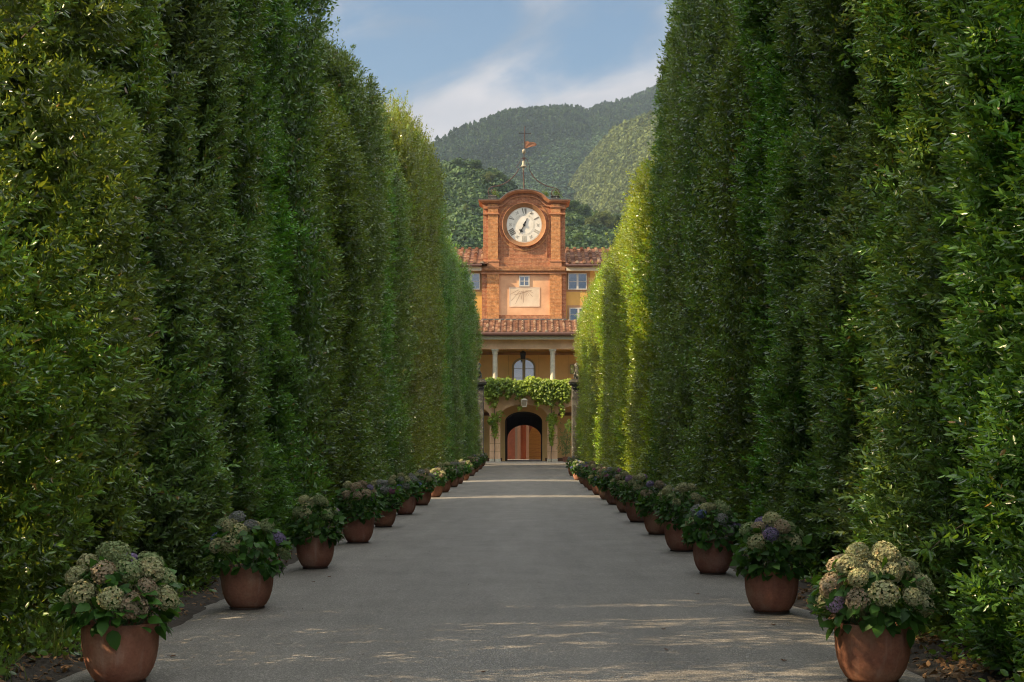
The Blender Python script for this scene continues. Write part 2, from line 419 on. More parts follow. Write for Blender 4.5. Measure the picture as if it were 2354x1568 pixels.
def mossy_mat():
    m, t = mat_new('lichened_stone')
    tc = t.new('ShaderNodeTexCoord'); ob = tc.outputs['Object']
    n = t.noise(ob, 1.6, 6, 0.7); n2 = t.noise(ob, 6, 5, 0.7, .4)
    c = t.ramp(n, [(0.35, (.035,.033,.03)), (0.52, (.11,.105,.09)), (0.68, (.20,.19,.16))])
    c = t.mix(t.ramp(n2, [(0.58, 0.0), (0.64, 0.8)]), c, (.42, .43, .36))
    bm = t.new('ShaderNodeBump', {'Height': n2, 'Strength': 0.6, 'Distance': 0.04})
    p = t.new('ShaderNodeBsdfPrincipled', {'Base Color': c, 'Roughness': 0.95, 'Normal': bm.outputs[0], 'Specular IOR Level': 0.2})
    finish(t, p.outputs[0]); return m
M['mossy'] = mossy_mat()

def door_mat():
    m, t = mat_new('honey_wood')
    tc = t.new('ShaderNodeTexCoord')
    mp = t.new('ShaderNodeMapping', {'Vector': tc.outputs['Object'], 'Scale': (1.2, 1, 9)}).outputs[0]
    n = t.noise(mp, 2.0, 5, 0.6, .5)
    c = t.ramp(n, [(0.3, (.34,.165,.05)), (0.7, (.54,.30,.10))])
    p = t.new('ShaderNodeBsdfPrincipled', {'Base Color': c, 'Roughness': 0.6})
    finish(t, p.outputs[0]); return m
M['door'] = door_mat()

# ------------------------------------------------------------------ ground, verges, road, paving
def gz(y):
    t = np.clip((np.asarray(y, float) - 75) / 38.0, 0, 1)
    return 0.44 * t * t
def road_z(x, y): return gz(y) + 0.045 * (1 - ((np.asarray(x, float) + .25) / 3.4) ** 2)

def grid_obj(name, xs, ys, zf, mat, kind='structure', label=None, cat=None):
    xs = np.asarray(xs); ys = np.asarray(ys)
    Xg, Yg = np.meshgrid(xs, ys); Zg = zf(Xg, Yg)
    v = np.stack([Xg, Yg, Zg], -1).reshape(-1, 3); nx = len(xs)
    f = [(j*nx+i, j*nx+i+1, (j+1)*nx+i+1, (j+1)*nx+i) for j in range(len(ys)-1) for i in range(nx-1)]
    me = bpy.data.meshes.new(name); me.from_pydata(v.tolist(), [], f); me.materials.append(mat); me.update(); me.shade_smooth()
    o = link(name, me); tag(o, label, cat, None, kind); return o

grid_obj('ground', [-6000,-2000,-400,-60,-12,-4,0,4,12,60,400,2000,6000],
         [-300,-20,0,20,40,60,75,80,85,90,95,100,105,110,113,140,200,400,1000,3000,6500],
         lambda x, y: gz(y) - 0.14, M['ground'])
RX0, RX1 = -3.66, 3.16
edge = lambda y, s: 0.05 * np.sin(y * .9 + s) + 0.04 * np.sin(y * 2.3 + 2 * s)
def road_fn():
    xs = np.linspace(0, 1, 17); ys = np.concatenate([np.arange(-6, 30, .5), np.arange(30, 110.1, 2)])
    T, Y = np.meshgrid(xs, ys)
    Xg = (RX0 + edge(Y, 1)) * (1 - T) + (RX1 + edge(Y, 4)) * T
    Zg = road_z(Xg, Y); Zg[:, 0] -= .06; Zg[:, -1] -= .06
    v = np.stack([Xg, Y, Zg], -1).reshape(-1, 3); nx = len(xs)
    f = [(j*nx+i, j*nx+i+1, (j+1)*nx+i+1, (j+1)*nx+i) for j in range(len(ys)-1) for i in range(nx-1)]
    me = bpy.data.meshes.new('road'); me.from_pydata(v.tolist(), [], f); me.materials.append(M['road']); me.update(); me.shade_smooth()
    tag(link('road', me), kind='structure')
road_fn()
grid_obj('courtyard_paving', np.linspace(-14, 14, 29), [107.9, 109, 110, 111, 112, 113, 114, 116, 118, 121, 124, 130, 140],
         lambda x, y: gz(y) + .055, M['paving'])
def verge(name, x0, x1, sgn):
    xs = np.linspace(x0, x1, 13); ys = np.concatenate([np.arange(-6, 40, .35), np.arange(40, 108, 2)])
    def zf(x, y):
        t = np.clip((np.abs(x) - min(abs(x0), abs(x1))) / 1.4, 0, 1)
        p = np.stack([x * 2.3, y * 2.3, x * 0], -1)
        return gz(y) - 0.045 + .22 * t ** 1.3 + .06 * vnoise(p, 3) * np.minimum(1, t * 3 + .2) + .03 * vnoise(p * 3.1, 5)
    return grid_obj(name, xs, ys, zf, M['soil']), zf
_, vzl = verge('verge_left', -9.5, -3.45, -1)
_, vzr = verge('verge_right', 2.95, 9.0, 1)

# ------------------------------------------------------------------ hedge trees
def tw_leaves(c, t, k, tl, L, W, spread=.95, vj=.22, vbase=None, seed=0, lift=0.0):
    """leaves round twigs: c base points, t twig directions, k leaves each"""
    r = np.random.default_rng(seed); N = len(c)
    a = nrmz(np.cross(t, np.array([.31, .17, .93]))); b = np.cross(t, a)
    ph = (np.arange(k)[None, :] * 2.4 + r.uniform(0, 6.28, (N, 1)) + r.normal(0, .4, (N, k)))
    s = (np.arange(k)[None, :] + r.uniform(0, 1, (N, k))) / k
    rad = a[:, None] * np.cos(ph)[..., None] + b[:, None] * np.sin(ph)[..., None]
    ld = nrmz(t[:, None] * (.35 + .75 * s[..., None]) + rad * spread * (1.1 - .5 * s[..., None]) + r.normal(0, .22, (N, k, 3)) + np.array([0, 0, lift]))
    p = c[:, None] + t[:, None] * (s * tl)[..., None] + rad * .004
    nn = nrmz(t[:, None] - (t[:, None] * ld).sum(-1, keepdims=True) * ld + r.normal(0, .25, (N, k, 3)))
    side = nrmz(np.cross(nn, ld)); nn = np.cross(ld, side)
    sc_ = r.uniform(.7, 1.2, (N, k, 1)) * (1 - .25 * s[..., None])
    fr = np.stack([ld * L * sc_, side * W * sc_, nn * L * sc_], -2)
    vb = r.uniform(.25, .6, (N, 1)) if vbase is None else vbase[:, None]
    v = np.clip(vb + r.normal(0, vj, (N, k)) * .6 + .18 * s, 0, 1)
    return p.reshape(-1, 3), fr.reshape(-1, 3, 3), v.reshape(-1)

def crown_surface(n, h, rx, ry, seed, face_only, z0=0.05, z1=None, topw=2.6, pw=4.2):
    """points and outward normals on a tall clipped column; +x is the avenue side"""
    r = np.random.default_rng(seed); z1 = z1 or h
    if face_only: th = r.uniform(-1.15, 1.15, n) * math.pi / 2
    else: th = r.uniform(0, 2 * math.pi, n)
    z = r.uniform(z0, z1, n)
    ct, st = np.cos(th), np.sin(th)
    rr = (np.abs(ct) ** pw + np.abs(st) ** pw) ** (-1 / pw)
    tz = np.clip((z - (h - topw)) / topw, 0, 1); ts = np.sqrt(np.clip(1 - tz ** 2.4, 0, 1)) * .97 + .03
    tz0 = np.clip(1 - z / 1.1, 0, 1); ts = ts * (1 - .22 * tz0 ** 2)
    x = rr * ct * rx * ts; y = rr * st * ry * ts
    nx = np.sign(ct) * np.abs(ct) ** (pw - 1) / rx; ny = np.sign(st) * np.abs(st) ** (pw - 1) / ry
    n_ = nrmz(np.stack([nx, ny, tz ** 2 * 1.6 + 0 * z], -1))
    return np.stack([x, y, z], -1), n_

def hedge_mesh(name, seed, h, rx, ry, L, nf, nb, k=9, backL=.15, shape=DIAMOND, zf=None, spire=0.0, z1=None, airy=0.0):
    r = np.random.default_rng(seed)
    P = []; Fm = []; V = []
    # avenue-facing clusters
    p, n = crown_surface(nf, h, rx, ry, seed, True, z1=z1)
    sh = np.array([seed * 7.1, seed * 3.3, 0])
    q = p * np.array([1, 1, .55]) + sh
    disp = .34 * vnoise(q * .6, 1) + .20 * vnoise(q * 1.7, 2) + .09 * vnoise(q * 4.6, 3)
    hol = vnoise(q * 1.35, 4) + .5 * vnoise(q * 3.1, 5)
    depth = r.exponential(.10, nf) + np.where(hol < -.30, r.uniform(.2, .7, nf), 0)
    keep = (r.uniform(0, 1, nf) > np.where(hol < -.30, .55, .0))
    shoot = r.uniform(0, 1, nf) < .035
    p = p + n * (disp - depth + shoot * r.uniform(.08, .25, nf))[:, None]
    up = np.array([0, 0, 1.0])
    t = nrmz(n * .8 + up * r.uniform(.1, 1.0, (nf, 1)) + r.normal(0, .38, (nf, 3)))
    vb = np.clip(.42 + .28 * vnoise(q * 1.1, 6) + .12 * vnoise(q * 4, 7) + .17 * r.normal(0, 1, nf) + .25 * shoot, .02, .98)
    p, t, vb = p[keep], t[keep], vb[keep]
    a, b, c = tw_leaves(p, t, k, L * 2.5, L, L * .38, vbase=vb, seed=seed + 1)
    P.append(a); Fm.append(b); V.append(c)
    # the body behind: sparser and larger leaves, all round, coloured darker for inner shade
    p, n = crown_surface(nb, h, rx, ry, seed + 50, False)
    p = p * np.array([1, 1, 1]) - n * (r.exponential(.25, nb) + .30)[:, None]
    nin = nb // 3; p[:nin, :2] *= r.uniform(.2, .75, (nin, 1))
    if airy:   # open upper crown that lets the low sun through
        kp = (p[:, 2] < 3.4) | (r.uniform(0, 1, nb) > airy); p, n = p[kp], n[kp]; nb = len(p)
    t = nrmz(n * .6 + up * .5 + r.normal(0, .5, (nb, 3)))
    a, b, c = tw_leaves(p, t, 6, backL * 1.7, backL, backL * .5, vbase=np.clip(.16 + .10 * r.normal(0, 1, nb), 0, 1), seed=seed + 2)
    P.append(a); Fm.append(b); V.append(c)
    # upright shoots on the top
    ns = int(70 + 260 * spire); th = r.uniform(0, 6.28, ns); rr = np.sqrt(r.uniform(0, 1, ns)) * .9
    zt = h - 2.6 * (1 - np.sqrt(np.clip(1 - (rr) ** 2.4, 0, 1))) ** .8
    base = np.stack([rx * rr * np.cos(th), ry * rr * np.sin(th), zt - .25], -1)
    hs = r.uniform(.2, .5 + spire, ns) * np.clip(.7 + 1.1 * vnoise(base * 1.6 + seed, 8), .25, 1.6)
    tt = nrmz(np.stack([r.normal(0, .16, ns), r.normal(0, .16, ns), np.ones(ns)], -1))
    m = 6
    cc = (base[:, None] + tt[:, None] * (hs[:, None] * np.linspace(0, 1, m)[None])[..., None]).reshape(-1, 3)
    t2 = np.repeat(tt, m, 0)
    a, b, c = tw_leaves(cc, t2, 7, L * 1.6, max(L, .1), max(L, .1) * .4, vbase=np.clip(r.normal(.55, .1, len(cc)), 0, 1), seed=seed + 3)
    P.append(a); Fm.append(b); V.append(c)
    P = np.concatenate(P); Fm = np.concatenate(Fm); V = np.concatenate(V)
    ok = P[:, 2] > -.02
    return inst_mesh(name, shape[0], shape[1], P[ok], Fm[ok], V[ok], [M['hedge']])

def trunk_mesh(seed, h, rx):
    r = random.Random(seed); mb = MB()
    mb.tube([(0, 0, -.2), (r.uniform(-.1,.1), r.uniform(-.1,.1), h*.3), (r.uniform(-.2,.2), r.uniform(-.2,.2), h*.6), (0, 0, h*.9)], .13, 7, .03)
    for i in range(16):
        z = h * (.05 + .8 * i / 16); a = r.uniform(0, 6.28); l = rx * r.uniform(.5, .85)
        mb.tube([(0, 0, z), (l*.5*math.cos(a), l*.5*math.sin(a), z + .35), (l*math.cos(a), l*math.sin(a), z + 1.1)], .035, 4, .01)
    me = bpy.data.meshes.new('trunk'); me.from_pydata(mb.v, [], mb.f); me.materials.append(M['bark']); me.update(); me.shade_smooth(); return me

HB = 13.0; HN = 16.5
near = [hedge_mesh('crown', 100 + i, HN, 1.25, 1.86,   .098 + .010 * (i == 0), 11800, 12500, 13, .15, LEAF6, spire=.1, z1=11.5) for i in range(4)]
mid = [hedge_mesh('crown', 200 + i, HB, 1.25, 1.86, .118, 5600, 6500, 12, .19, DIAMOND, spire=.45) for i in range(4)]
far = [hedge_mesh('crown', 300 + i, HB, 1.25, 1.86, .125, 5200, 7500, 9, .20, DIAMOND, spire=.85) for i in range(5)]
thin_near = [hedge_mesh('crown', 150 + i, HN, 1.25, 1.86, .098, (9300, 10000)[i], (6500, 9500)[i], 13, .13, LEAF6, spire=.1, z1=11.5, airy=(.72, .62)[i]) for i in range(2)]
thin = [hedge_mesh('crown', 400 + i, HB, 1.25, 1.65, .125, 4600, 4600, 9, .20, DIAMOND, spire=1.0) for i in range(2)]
trunks = [trunk_mesh(i, HB, 1.2) for i in range(3)]

ORD = ['first', 'second', 'third', 'fourth', 'fifth', 'sixth', 'seventh', 'eighth', 'ninth', 'tenth', 'eleventh', 'twelfth',
       'thirteenth', 'fourteenth', 'fifteenth', 'sixteenth', 'seventeenth', 'eighteenth']
LP = [274,565,722,822,884,932.5,969,1000,1019,1039.5,1052.5,1065,1081.5,1092,1098.5,1106]
RP = [2003,1770,1640.5,1565.5,1510,1469,1437,1411,1394,1379,1364,1354,1342.5,1330,1317]
XL, XR = -3.0, 2.55
LD = [XL * F / (p - CX) for p in LP]; RD = [XR * F / (p - CX) for p in RP]

def hL(y): return float(np.interp(y, [29.3, 30.5, 33, 36, 39, 42, 44, 46, 48, 50, 53, 56, 60, 66, 69, 72, 80, 88, 98, 104], [16.5, 9.2, 9.7, 10.5, 11.3, 11.6, 10.3, 10.3, 11.3, 12.0, 12.9, 13.5, 14.2, 15.0, 14.6, 12.6, 12.7, 12.2, 12.3, 11.2]))
def hR(y): return float(np.interp(y, [0, 43, 46, 50, 56, 62, 100, 105], [14, 14, 11.2, 10.4, 10.1, 11.0, 10.8, 11.2]))
SUN_GOLD = ((1.35,1.02,.70), 'sun-tinted olive')  # sunlight on the left crowns, put into the leaf tint
SUN_LIME = ((1.8,1.40,.50), 'sun-tinted lime')  # sunlight on the far right trees, put into the leaf tint
TONES = [SUN_GOLD, SUN_LIME][:0] + [((1.0,1.0,1.0), 'dark green'), ((.90,1.12,.78), 'fresh green'), ((1.1,1.02,1.15), 'grey green'), ((1.12,1.02,.85), 'olive green'), ((.86,.92,.88), 'deep green')]
used_labels = set()
def hedge_row(side, ys, hf, cols):
    dists = LD if side < 0 else RD; nm = 'left' if side < 0 else 'right'
    rr = random.Random(11 if side < 0 else 23)
    for i, y in enumerate(ys):
        facex = (np.interp(y, [0, 60, 106], [-4.05, -3.95, -3.36]) if side < 0 else np.interp(y, [0, 60, 106], [3.65, 3.62, 3.62]))
        wob = rr.uniform(-.20, .20)
        x = facex + side * 1.25 + wob
        lib = near if y < 26 else (mid if y < 52 else far)
        tone, tn = TONES[cols[i % len(cols)]]
        if side < 0 and 49 < y < 67: tone, tn = SUN_GOLD
        if side < 0 and 8 < y < 18.5: tone, tn = ((1.15,1.02,.85), 'sun-tinted gold')  # backlit gold of the near trees, put into the tint
        if side > 0 and y > 46: tone, tn = SUN_LIME if i % 3 != 1 else ((1.6,1.2,1.0), 'sun-tinted yellow')  # both tints carry sunlight in the leaf colour
        k = min(range(len(dists)), key=lambda j: abs(dists[j] - y))
        rel = 'beside' if abs(dists[k] - y) < .9 else ('just before' if y < dists[k] else 'just beyond')
        if y < dists[0] - 2.5: rel = 'well in front of' if y < dists[0] - 5 else 'nearer than'
        lab = f'{tn} clipped hedge tree on the {nm}, {rel} the {ORD[k]} {nm} pot'
        if lab in used_labels: lab = f'{tn} hedge tree on the {nm}, a bit farther {rel} the {ORD[k]} {nm} pot'
        if k == len(dists) - 1 and y > dists[k] + 3: lab = f'{tn} clipped hedge tree on the {nm}, last but one of the row' if y < 101 else f'{tn} clipped tree ending the {nm} hedge by the stone gate pillar'
        while lab in used_labels: lab += ' again'
        used_labels.add(lab)
        t = empty('hedge_tree', (x, y, float(gz(y)) - .02), (math.pi if side > 0 else 0) + rr.uniform(-.06, .06))
        tag(t, lab, 'hedge tree', f'clipped trees of the {nm} hedge')
        c = link('crown', lib[(i * 3 + (1 if side > 0 else 0)) % len(lib)], t)
        if side < 0 and 49 < y < 67: c.data = thin[i % 2]
        if side < 0 and 8 < y < 18.5: c.data = thin_near[0 if y < 12 else 1]
        s = hf(y) / (HN if y < 26 else HB) * (rr.uniform(.985, 1.015) if y < 33 else rr.uniform(.955, 1.035))
        c.scale = (1, rr.choice((-1, 1)) * rr.uniform(.97, 1.06), s)
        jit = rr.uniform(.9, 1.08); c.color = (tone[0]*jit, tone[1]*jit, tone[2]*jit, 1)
        link('trunk', trunks[i % 3], t).scale = (1, 1, s)

def ys_with_gaps(start, end, step, gaps):
    ys = []; y = start; q = random.Random(int(start * 10))
    while y < end:
        ys.append(y)
        nx = y + (step + q.uniform(-.35, .35) if y > 33 else step)
        for g, w in gaps:
            if y < g <= nx + .01: nx += w
        y = nx
    return ys
ysL = ys_with_gaps(2.6, 105.5, 3.15, [(11.2, 1.0), (48.8, 3.1), (70.3, 4.2), (81, .9), (88, .9), (97.5, 1.1)])
ysR = ys_with_gaps(8.6, 105.5, 3.15, [])
hedge_row(-1, ysL, hL, [4,0,3,0,1,2,0,1,4,3,3,2,3,1,2,0,3])
hedge_row(1, ysR, hR, [4,1,0,2,0,1,3,2,0,2,3,4,1,3,2,1])
# tall trees standing behind the left hedge
for i, y in enumerate((18, 23.5, 29, 34.5, 39.3)):
    t = empty('tall_tree', (-10.2, y, 0)); tag(t, 'tall tree of the wood hidden behind the left hedge', 'tree', 'tall trees behind the left hedge')
    c = link('crown', far[i % 5], t); c.scale = (1.7, 1.75, 1.75); c.color = (1, 1, 1, 1); link('trunk', trunks[i % 3], t).scale = (1.7, 1.7, 1.7)
# two added unseen trees behind the left hedge end, shading the lower facade
for (x, y, hh, lb) in ((-9.4, 109.6, 10.2, 'added shade tree hidden behind the left hedge end, nearer one'),
                       (-9.2, 112.8, 9.8, 'added shade tree hidden behind the left hedge end, one by the villa')):
    t = empty('added_shade_tree', (x, y, .4)); tag(t, lb, 'tree', 'added shade trees')
    c = link('crown', far[1], t); c.scale = (1.1, 1.05, hh / HB); c.color = (1, 1, 1, 1); link('trunk', trunks[0], t).scale = (1, 1, hh / HB)

# ------------------------------------------------------------------ potted hydrangeas
def pot_mesh():
    mb = MB()
    prof = [(.155,.02),(.170,.022),(.203,.055),(.238,.115),(.262,.19),(.275,.27),(.280,.35),(.280,.43),(.281,.448),(.274,.456),(.262,.452),(.258,.43),(.252,.36),(.01,.355)]
    mb.lathe(prof, n=56)
    me = bpy.data.meshes.new('pot'); me.from_pydata(mb.v, [], mb.f); me.materials.append(M['pot']); me.update()
    me.shade_smooth(); me.set_sharp_from_angle(angle=R(55)); return me
def disc_mesh(name, prof, mat, n=40):
    mb = MB(); mb.lathe(prof, n=n)
    me = bpy.data.meshes.new(name); me.from_pydata(mb.v, [], mb.f); me.materials.append(mat); me.update(); me.shade_smooth(); me.set_sharp_from_angle(angle=R(40)); return me
POT = pot_mesh()
SAUCER = disc_mesh('saucer', [(.165,0),(.185,.002),(.188,.024),(.160,.026)], M['saucer'])
SOIL = disc_mesh('soil', [(.01,.375),(.15,.385),(.253,.378)], M['soil'])

def head_mesh(seed, n, R0=.10, ps=.021):
    r = np.random.default_rng(seed)
    i = np.arange(n); ph = i * 2.39996; cz = 1 - 1.62 * (i + .5) / n
    d = np.stack([np.sqrt(1 - cz**2) * np.cos(ph), np.sqrt(1 - cz**2) * np.sin(ph), cz], -1) + r.normal(0, .10, (n, 3)); d = nrmz(d)
    rad = R0 * (1 + .13 * vnoise(d * 2.2 + seed, 2) + r.normal(0, .045, n)) * np.where(cz < 0, .95, 1)
    c = d * rad[:, None] * np.array([1, 1, .86])
    u = nrmz(np.cross(d + r.normal(0, .3, (n, 3)), np.array([.2, .3, .9]))); w = np.cross(d, u)
    dd = nrmz(d + r.normal(0, .28, (n, 3)))
    P = []; Fm = []; V = []
    a0 = r.uniform(0, 6.28, n); fv = np.clip(r.normal(.5, .22, n), 0, 1)
    for k in range(4):
        a = a0 + k * math.pi / 2
        dr = nrmz(u * np.cos(a)[:, None] + w * np.sin(a)[:, None] + d * r.uniform(-.05, .6, (n, 1)))
        sd = nrmz(np.cross(dd, dr)); nn = np.cross(dr, sd); s = ps * r.uniform(.8, 1.25, (n, 1))
        P.append(c); Fm.append(np.stack([dr * s, sd * s * 1.05, nn * s], -2)); V.append(np.clip(fv + r.normal(0, .12, n), 0, 1))
    T = ([(0,0,0),(.55,.52,.10),(1,.22,.16),(1,-.22,.16),(.55,-.52,.10)], [(0,1,2,3),(0,3,4)])
    P = np.concatenate(P); Fm = np.concatenate(Fm); V = np.concatenate(V)
    return inst_mesh('flower_head', T[0], T[1], P, Fm, V, [M['petal']])
HEADS = [head_mesh(s, 240, .094, .0155) for s in (1, 2, 3, 4)]
HEADS_FAR = [head_mesh(s + 10, 80, .096, .026) for s in (1, 2)]

def foliage_mesh(seed, nl, heads, hgt, rad, z0=.42):
    r = np.random.default_rng(seed)
    # leaves fill the dome in pairs, bigger low down, drooping over the rim
    th = r.uniform(0, 6.28, nl); u = r.uniform(0, 1, nl) ** 1.15; zz = u * hgt * .92
    rim = rad * np.sqrt(np.clip(1 - (np.abs(u - .42) / .66) ** 2.2, .05, 1))
    rr = rim * (1.0 - r.exponential(.16, nl)); rr = np.clip(rr, .03, None)
    c = np.stack([rr * np.cos(th), rr * np.sin(th), z0 + zz], -1)
    out = np.stack([np.cos(th), np.sin(th), 0 * th], -1)
    d = nrmz(out * r.uniform(.5, 1.1, (nl, 1)) + np.array([0, 0, 1]) * (r.uniform(-.75, .45, (nl, 1)) - .25 * (u[:, None] < .15)) + r.normal(0, .42, (nl, 3)))
    n0 = nrmz(out * .7 + np.array([0, 0, .75]) + r.normal(0, .3, (nl, 3)))
    sd = nrmz(np.cross(n0, d)); nn = np.cross(d, sd)
    L = r.uniform(.085, .15, (nl, 1)) * (1 - .25 * u[:, None])
    fr = np.stack([d * L, sd * L * .74, nn * L], -2)
    v = np.clip(r.normal(.35, .22, nl) + (r.uniform(0, 1, nl) < .12) * .4, 0, 1)
    return inst_mesh('foliage', LEAF10[0], LEAF10[1], c, fr, v, [M['hyd_leaf']], smooth=False)
def stems_mesh(heads, seed):
    mb = MB(); r = random.Random(seed)
    for h in heads:
        b = Vector((h[0]*.25, h[1]*.25, .38)); e = Vector(h)
        mb.tube([b, b.lerp(e, .55) + Vector((h[0]*.12, h[1]*.12, .03)), e], .006, 4, .004)
    me = bpy.data.meshes.new('stems'); me.from_pydata(mb.v, [], mb.f); me.materials.append(M['stem']); me.update(); return me

def plant_variant(seed, nh, hgt, rad, low=0.0, nl=230):
    r = random.Random(seed); heads = []
    tries = 0
    while len(heads) < nh and tries < 4000:
        tries += 1
        a = r.uniform(0, 2 * math.pi); e = r.uniform(low, 1) ** .75 * math.pi / 2
        rr = rad * .92; z = .45 + hgt * r.uniform(.18, .28) + hgt * .72 * math.sin(e)
        p = (rr * math.cos(e) ** .8 * math.cos(a), rr * math.cos(e) ** .8 * math.sin(a), z + r.uniform(-.05, .04))
        if all((Vector(p) - Vector(q)).length > .155 for q in heads): heads.append(p)
    return dict(heads=heads, fol=foliage_mesh(seed, nl, heads, hgt, rad), stems=stems_mesh(heads, seed))
VAR = [plant_variant(1, 27, .50, .40, .08, 300), plant_variant(2, 15, .54, .42, .0, 330), plant_variant(3, 14, .54, .37, .32, 380),
       plant_variant(4, 12, .56, .40, .2, 400), plant_variant(5, 19, .48, .39, .0, 300), plant_variant(6, 15, .50, .38, .12, 360)]
FC = {'cream': (.50,.51,.29), 'green': (.33,.41,.20), 'tan': (.45,.38,.26), 'pink': (.46,.26,.24), 'rose': (.45,.20,.33),
      'mauve': (.42,.32,.46), 'blue': (.19,.24,.46), 'violet': (.33,.28,.46), 'grey': (.40,.42,.40)}
def potted(side, i, d):
    nm = 'left' if side < 0 else 'right'; x = XL if side < 0 else XR
    rr = random.Random(500 + i * 2 + (side > 0))
    kinds = {(-1,0): (0, ['cream']*5+['tan','tan','green','green'], ['violet','mauve']), (-1,1): (1, ['green','cream','grey'], ['blue','violet','blue']),
             (-1,2): (3, ['cream','green'], ['blue','mauve']), (-1,3): (3, ['tan','cream','tan'], ['violet']), (-1,4): (3, ['cream','grey'], ['blue','rose']),
             (-1,5): (1, ['cream','grey'], ['blue','rose','blue']), (-1,6): (4, ['grey','tan','cream'], ['grey']), (-1,7): (4, ['cream','tan'], ['mauve']),
             (-1,8): (3, ['cream'], ['violet','rose']), (1,0): (0, ['cream','tan','green','cream'], ['violet','mauve']), (1,1): (2, ['cream','tan','cream','green'], ['violet','rose']),
             (1,2): (5, ['cream','green','grey'], ['violet','blue']), (1,3): (3, ['cream','cream'], ['green']), (1,4): (3, ['grey','tan'], ['violet']),
             (1,5): (3, ['cream','green'], ['violet','blue','mauve']), (1,6): (1, ['tan','cream'], ['rose','mauve'])}
    vi, base, acc = kinds.get((side, i), (rr.choice((1,3,4,5)), rr.choice((['cream','tan'],['grey','cream'],['grey','green'],['tan','green'])), rr.choice((['mauve'],['blue'],['rose'],['grey']))))
    accn = {'blue': 'blue', 'violet': 'violet', 'mauve': 'mauve', 'rose': 'pink', 'grey': 'greyish', 'green': 'greenish'}[acc[0]]
    basen = {'cream': 'cream', 'tan': 'tan', 'green': 'pale green', 'grey': 'grey green'}[base[0]]
    pos = 'nearest the camera' if i == 0 else (f'{ORD[i]} from the camera' if i < (15 if side < 0 else 14) else 'farthest, by the gate pillar')
    t = empty('potted_hydrangea', (x + rr.uniform(-.03, .03), d, float(road_z(x, d)) - .003), rr.uniform(0, 6.28) if i > 1 else (0.6 if side > 0 else 0.0))
    tag(t, f'{basen} hydrangea with {accn} touches in terracotta pot, {nm} row, {pos}', 'potted plant', 'terracotta pots of hydrangeas lining the drive')
    if i > 1: q_ = rr.uniform(.95, 1.04); t.scale = (q_, q_, q_ * rr.uniform(.97, 1.03))
    p = link('pot', POT, t); j = rr.uniform(1.0, 1.25); p.color = (j, j * rr.uniform(.95, 1.04), j * rr.uniform(.93, 1.05), 1)
    link('soil', SOIL, p); link('saucer', SAUCER, p)
    V = VAR[vi]
    f = link('foliage', V['fol'], t); g = rr.uniform(.85, 1.15); f.color = (g, g * rr.uniform(.95, 1.1), g * .95, 1)
    link('stems', V['stems'], t)
    lib = HEADS if d < 36 else HEADS_FAR
    nacc = max(1, int(len(V['heads']) * (.10 if i == 0 else .2)))
    accs = set(rr.sample(range(len(V['heads'])), nacc))
    for q, hp in enumerate(V['heads']):
        cn = rr.choice(acc) if q in accs else rr.choice(base)
        h = link('flower_head', lib[(q + i) % len(lib)], t, hp)
        s = rr.uniform(.70, 1.02) * (1.0 if i else 1.02); s *= .82 if q in accs else 1
        h.scale = (s, s, s * rr.uniform(.85, 1.0))
        o = Vector((hp[0], hp[1], 0)); tilt = min(1.1, o.length / .42) ; ax = Vector((-hp[1], hp[0], 0))
        h.rotation_mode = 'QUATERNION'
        from mathutils import Quaternion
        h.rotation_quaternion = Quaternion(ax.normalized() if ax.length > .01 else Vector((1, 0, 0)), tilt) @ Quaternion(Vector((0, 0, 1)), rr.uniform(0, 6.28))
        k = rr.uniform(.82, 1.12); c = FC[cn]; h.color = (c[0]*k, c[1]*k, c[2]*k, 1)
for i, d in enumerate(LD): potted(-1, i, d)
for i, d in enumerate(RD): potted(1, i, d)

# ------------------------------------------------------------------ litter, grass and fallen leaves
def litter(name, zf, x0, x1, n, seed, label):
    r = np.random.default_rng(seed)
    y = 8 + r.exponential(11, n); y = y[y < 60]; n = len(y)
    x = x0 + (x1 - x0) * r.uniform(0, 1, n)
    xx, yy = x, y; z = zf(xx, yy) + .012 + r.uniform(0, .02, n)
    d = nrmz(np.stack([r.normal(0, 1, n), r.normal(0, 1, n), r.normal(0, .35, n)], -1)); nn = nrmz(np.array([0, 0, 1]) + r.normal(0, .4, (n, 3)))
    sd = nrmz(np.cross(nn, d)); nn = np.cross(d, sd); L = r.uniform(.035, .085, (n, 1))
    me = inst_mesh(name, LEAF8[0], LEAF8[1], np.stack([x, y, z], -1), np.stack([d*L, sd*L*.6, nn*L*2], -2), r.uniform(0, 1, n), [M['dry']])
    tag(link(name, me), label, 'leaf litter', kind='stuff')
litter('leaf_litter', vzl, -5.2, -3.6, 4200, 1, 'brown dead leaves on the soil under the left hedge')
litter('leaf_litter', vzr, 3.1, 4.9, 5200, 2, 'brown dead leaves on the soil under the right hedge')
def road_specks():
    r = np.random.default_rng(9); n = 420
    y = 9.5 + r.exponential(14, n); y = y[y < 80]; n = len(y)
    x = np.where(r.uniform(0, 1, n) < .65, np.where(r.uniform(0, 1, n) < .5, -3.4 + r.exponential(.7, n), 2.95 - r.exponential(.7, n)), r.uniform(-3.3, 2.8, n))
    z = road_z(x, y) + .004
    d = nrmz(np.stack([r.normal(0, 1, n), r.normal(0, 1, n), r.normal(0, .1, n)], -1)); nn = nrmz(np.array([0, 0, 1]) + r.normal(0, .2, (n, 3)))
    sd = nrmz(np.cross(nn, d)); nn = np.cross(d, sd); L = r.uniform(.008, .028, (n, 1))
    me = inst_mesh('debris', LEAF8[0], LEAF8[1], np.stack([x, y, z], -1), np.stack([d*L, sd*L*.5, nn*L], -2), r.uniform(0, .7, n), [M['dry']])
    tag(link('road_debris', me), 'tiny dark leaf crumbs scattered over the drive', 'debris', kind='stuff')
road_specks()
